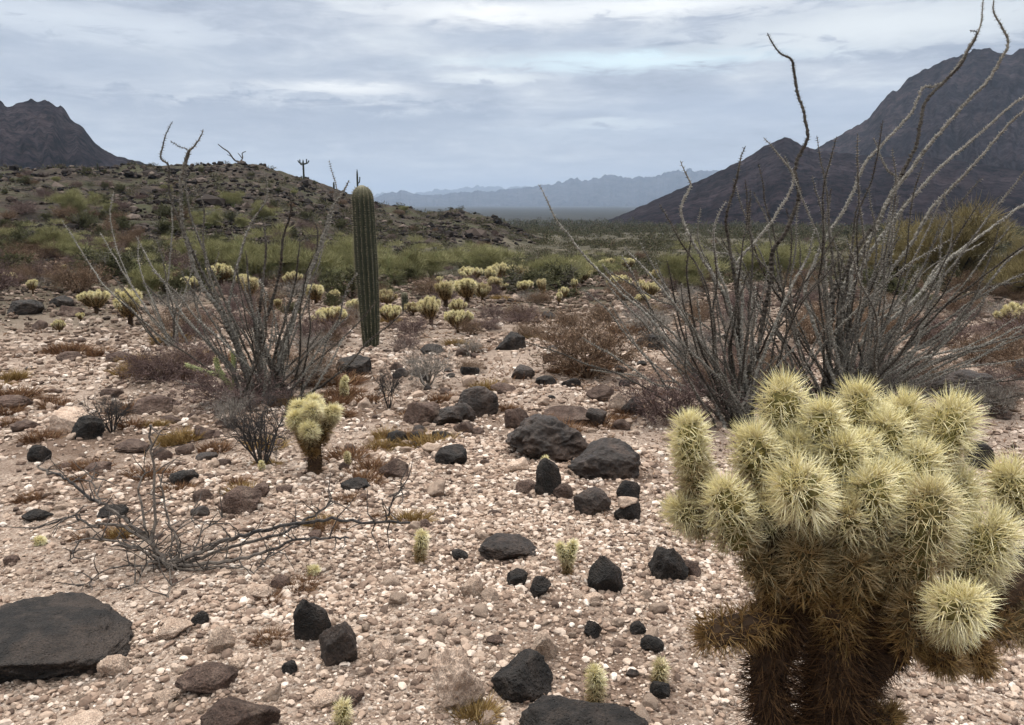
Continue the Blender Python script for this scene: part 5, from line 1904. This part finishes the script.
nt.links.new(mth(nt, 'DIVIDE', dy, den), cb.inputs[1])
pl = cb.outputs[0]
cb2 = nt.nodes.new('ShaderNodeCombineXYZ')
nt.links.new(mth(nt, 'MULTIPLY', azn, 3.0), cb2.inputs[0])
nt.links.new(mth(nt, 'MULTIPLY', eln, 14.0), cb2.inputs[1])
flatv = cb2.outputs[0]
n_big = noise_tex(nt, pl, 0.55, 8, 0.6, 0.3)
n_fine = noise_tex(nt, pl, 1.9, 9, 0.62, 0.4)
n_str = noise_tex(nt, flatv, 1.5, 9, 0.6, 0.6)
n_puff = noise_tex(nt, flatv, 5.0, 8, 0.62, 0.5)
mixn = mth(nt, 'ADD', mth(nt, 'MULTIPLY', n_big, 0.3), mth(nt, 'ADD', mth(nt, 'MULTIPLY', n_fine, 0.3), mth(nt, 'ADD', mth(nt, 'MULTIPLY', n_str, 0.28), mth(nt, 'MULTIPLY', n_puff, 0.12))))
cloud = ramp(nt, mixn, [(0.40, (2.7, 3.05, 3.7)), (0.47, (3.6, 3.95, 4.6)), (0.53, (4.7, 5.0, 5.45)), (0.60, (6.5, 6.75, 6.8)), (0.68, (7.5, 7.55, 7.4))])
# paler band towards the horizon
hb = mth(nt, 'SUBTRACT', 1.0, mth(nt, 'DIVIDE', eln, 0.11), clamp=True)
cloud = mixc(nt, mth(nt, 'MULTIPLY', hb, 0.75), cloud, (4.9, 5.2, 5.6))


def blob(px, py, sx, sy):
    a, e = azel(px, py)
    u = mth(nt, 'DIVIDE', mth(nt, 'SUBTRACT', azn, a), sx)
    v = mth(nt, 'DIVIDE', mth(nt, 'ADD', mth(nt, 'SUBTRACT', eln, e), mth(nt, 'MULTIPLY', mth(nt, 'SUBTRACT', n_puff, 0.5), 0.03)), sy)
    return mth(nt, 'POWER', 2.718, mth(nt, 'MULTIPLY', mth(nt, 'ADD', mth(nt, 'MULTIPLY', u, u), mth(nt, 'MULTIPLY', v, v)), -1.0))


def patch(col, px, py, sx, sy, target, amt, lo=0.42, hi=0.58):
    b = blob(px, py, sx, sy)
    nn = mth(nt, 'ADD', n_puff, mth(nt, 'MULTIPLY', mth(nt, 'SUBTRACT', b, 0.5), 0.35))
    f = mth(nt, 'MULTIPLY', ramp(nt, nn, [(lo, (0, 0, 0)), (hi, (1, 1, 1))]), b)
    return mixc(nt, mth(nt, 'MULTIPLY', f, amt), col, target)




def bank(col, pxc, half, ytop, ybot, body, rim, amt, rough_):
    a0, e0 = azel(pxc, ytop)
    e1 = azel(pxc, ybot)[1]
    u = mth(nt, 'DIVIDE', mth(nt, 'SUBTRACT', azn, a0), half)
    win = mth(nt, 'POWER', 2.718, mth(nt, 'MULTIPLY', mth(nt, 'POWER', mth(nt, 'ABSOLUTE', u), 4.0), -1.0))
    below = mth(nt, 'SUBTRACT', mth(nt, 'ADD', e0, mth(nt, 'MULTIPLY', mth(nt, 'SUBTRACT', n_lump, 0.5), rough_)), eln)
    edge = mth(nt, 'DIVIDE', below, 0.003, clamp=True)
    fade = mth(nt, 'SUBTRACT', 1.0, mth(nt, 'DIVIDE', below, e0 - e1), clamp=True)
    rimf = mth(nt, 'SUBTRACT', 1.0, mth(nt, 'DIVIDE', below, 0.016), clamp=True)
    rimf = mth(nt, 'MULTIPLY', rimf, ramp(nt, n_puff, [(0.42, (0, 0, 0)), (0.6, (1, 1, 1))]))
    c = mixc(nt, rimf, body, rim)
    return mixc(nt, mth(nt, 'MULTIPLY', mth(nt, 'MULTIPLY', win, amt), mth(nt, 'MULTIPLY', edge, fade)), col, c)


cb4 = nt.nodes.new('ShaderNodeCombineXYZ')
nt.links.new(mth(nt, 'MULTIPLY', azn, 9.0), cb4.inputs[0])
nt.links.new(mth(nt, 'MULTIPLY', eln, 14.0), cb4.inputs[1])
n_lump = noise_tex(nt, cb4.outputs[0], 2.2, 7, 0.6, 0.2)
cloud = patch(cloud, 335, 88, 0.10, 0.007, (8.2, 8.2, 8.0), 1.0, 0.26, 0.38)           # bright gap behind the bank
cloud = bank(cloud, 270, 0.27, 96, 152, (2.75, 3.1, 3.85), (5.8, 6.0, 6.2), 1.0, 0.055)
cloud = bank(cloud, 400, 0.13, 108, 150, (2.9, 3.3, 4.05), (5.6, 5.9, 6.2), 0.9, 0.05)
cloud = bank(cloud, 600, 0.16, 126, 150, (3.9, 4.45, 5.2), (5.6, 6.0, 6.4), 0.7, 0.03)
cloud = patch(cloud, 130, 58, 0.26, 0.030, (3.3, 3.75, 4.5), 0.6, 0.3, 0.5)
cloud = patch(cloud, 800, 108, 0.28, 0.028, (3.5, 4.05, 5.0), 0.7, 0.25, 0.45)
cloud = patch(cloud, 560, 40, 0.20, 0.010, (3.4, 3.9, 4.7), 0.6, 0.3, 0.5)
cloud = patch(cloud, 490, 78, 0.07, 0.006, (7.0, 7.3, 7.3), 0.9, 0.36, 0.46)
cloud = patch(cloud, 640, 60, 0.17, 0.011, (6.2, 7.5, 7.9), 1.0, 0.26, 0.42)          # blue-white gap
cloud = patch(cloud, 490, 12, 0.13, 0.014, (8.3, 8.3, 8.1), 1.0, 0.26, 0.40)
cloud = patch(cloud, 660, 6, 0.14, 0.012, (8.0, 8.1, 8.0), 1.0, 0.30, 0.44)
cloud = patch(cloud, 900, 24, 0.26, 0.026, (6.9, 7.2, 7.2), 0.85, 0.36, 0.52)
cloud = patch(cloud, 60, 18, 0.22, 0.020, (5.8, 6.2, 6.6), 0.7, 0.40, 0.54)
cloud = patch(cloud, 610, 124, 0.07, 0.006, (5.8, 6.3, 6.6), 0.8, 0.36, 0.46)
# an overcast sky is brightest overhead
zen = nt.nodes.new('ShaderNodeMapRange')
zen.interpolation_type = 'SMOOTHSTEP'
nt.links.new(dz, zen.inputs[0])
zen.inputs[1].default_value = 0.45
zen.inputs[2].default_value = 1.0
zen.inputs[3].default_value = 1.0
zen.inputs[4].default_value = 8.0
cb3 = nt.nodes.new('ShaderNodeCombineColor')
for k in range(3):
    nt.links.new(mth(nt, 'MULTIPLY_ADD', mth(nt, 'SUBTRACT', zen.outputs[0], 1.0), (1.06, 0.98, 0.86)[k], 1.0), cb3.inputs[k])
cloud = mixc(nt, 1.0, cloud, cb3.outputs[0], 'MULTIPLY')
fin = mixc(nt, 0.95, sky.outputs[0], cloud)
nt.links.new(fin, bg.inputs['Color'])

sl = bpy.data.lights.new('sun', 'SUN')
sl.energy = 1.5
sl.angle = math.radians(12)
sl.color = (1.0, 0.90, 0.76)
so = bpy.data.objects.new('sun', sl)
COL.objects.link(so)
from mathutils import Vector
sd = Vector((math.sin(SUN_AZ) * math.cos(SUN_EL), math.cos(SUN_AZ) * math.cos(SUN_EL), math.sin(SUN_EL)))
so.rotation_euler = sd.to_track_quat('Z', 'Y').to_euler()

# ------------------------------------------------------------------ camera
cd = bpy.data.cameras.new('camera')
cd.sensor_width = 36
cd.lens = 36 * F / W
cd.clip_start = 0.05
cd.clip_end = 60000
co = bpy.data.objects.new('camera', cd)
co.location = CAM
co.rotation_euler = (PI / 2 - PITCH, 0, 0)
COL.objects.link(co)
scene.camera = co

scene.render.engine = 'CYCLES'
scene.cycles.use_denoising = True
scene.cycles.max_bounces = 5
scene.cycles.volume_bounces = 1
scene.view_settings.view_transform = 'Standard'
scene.view_settings.look = 'None'
scene.view_settings.exposure = 0.5
scene.view_settings.gamma = 1.0
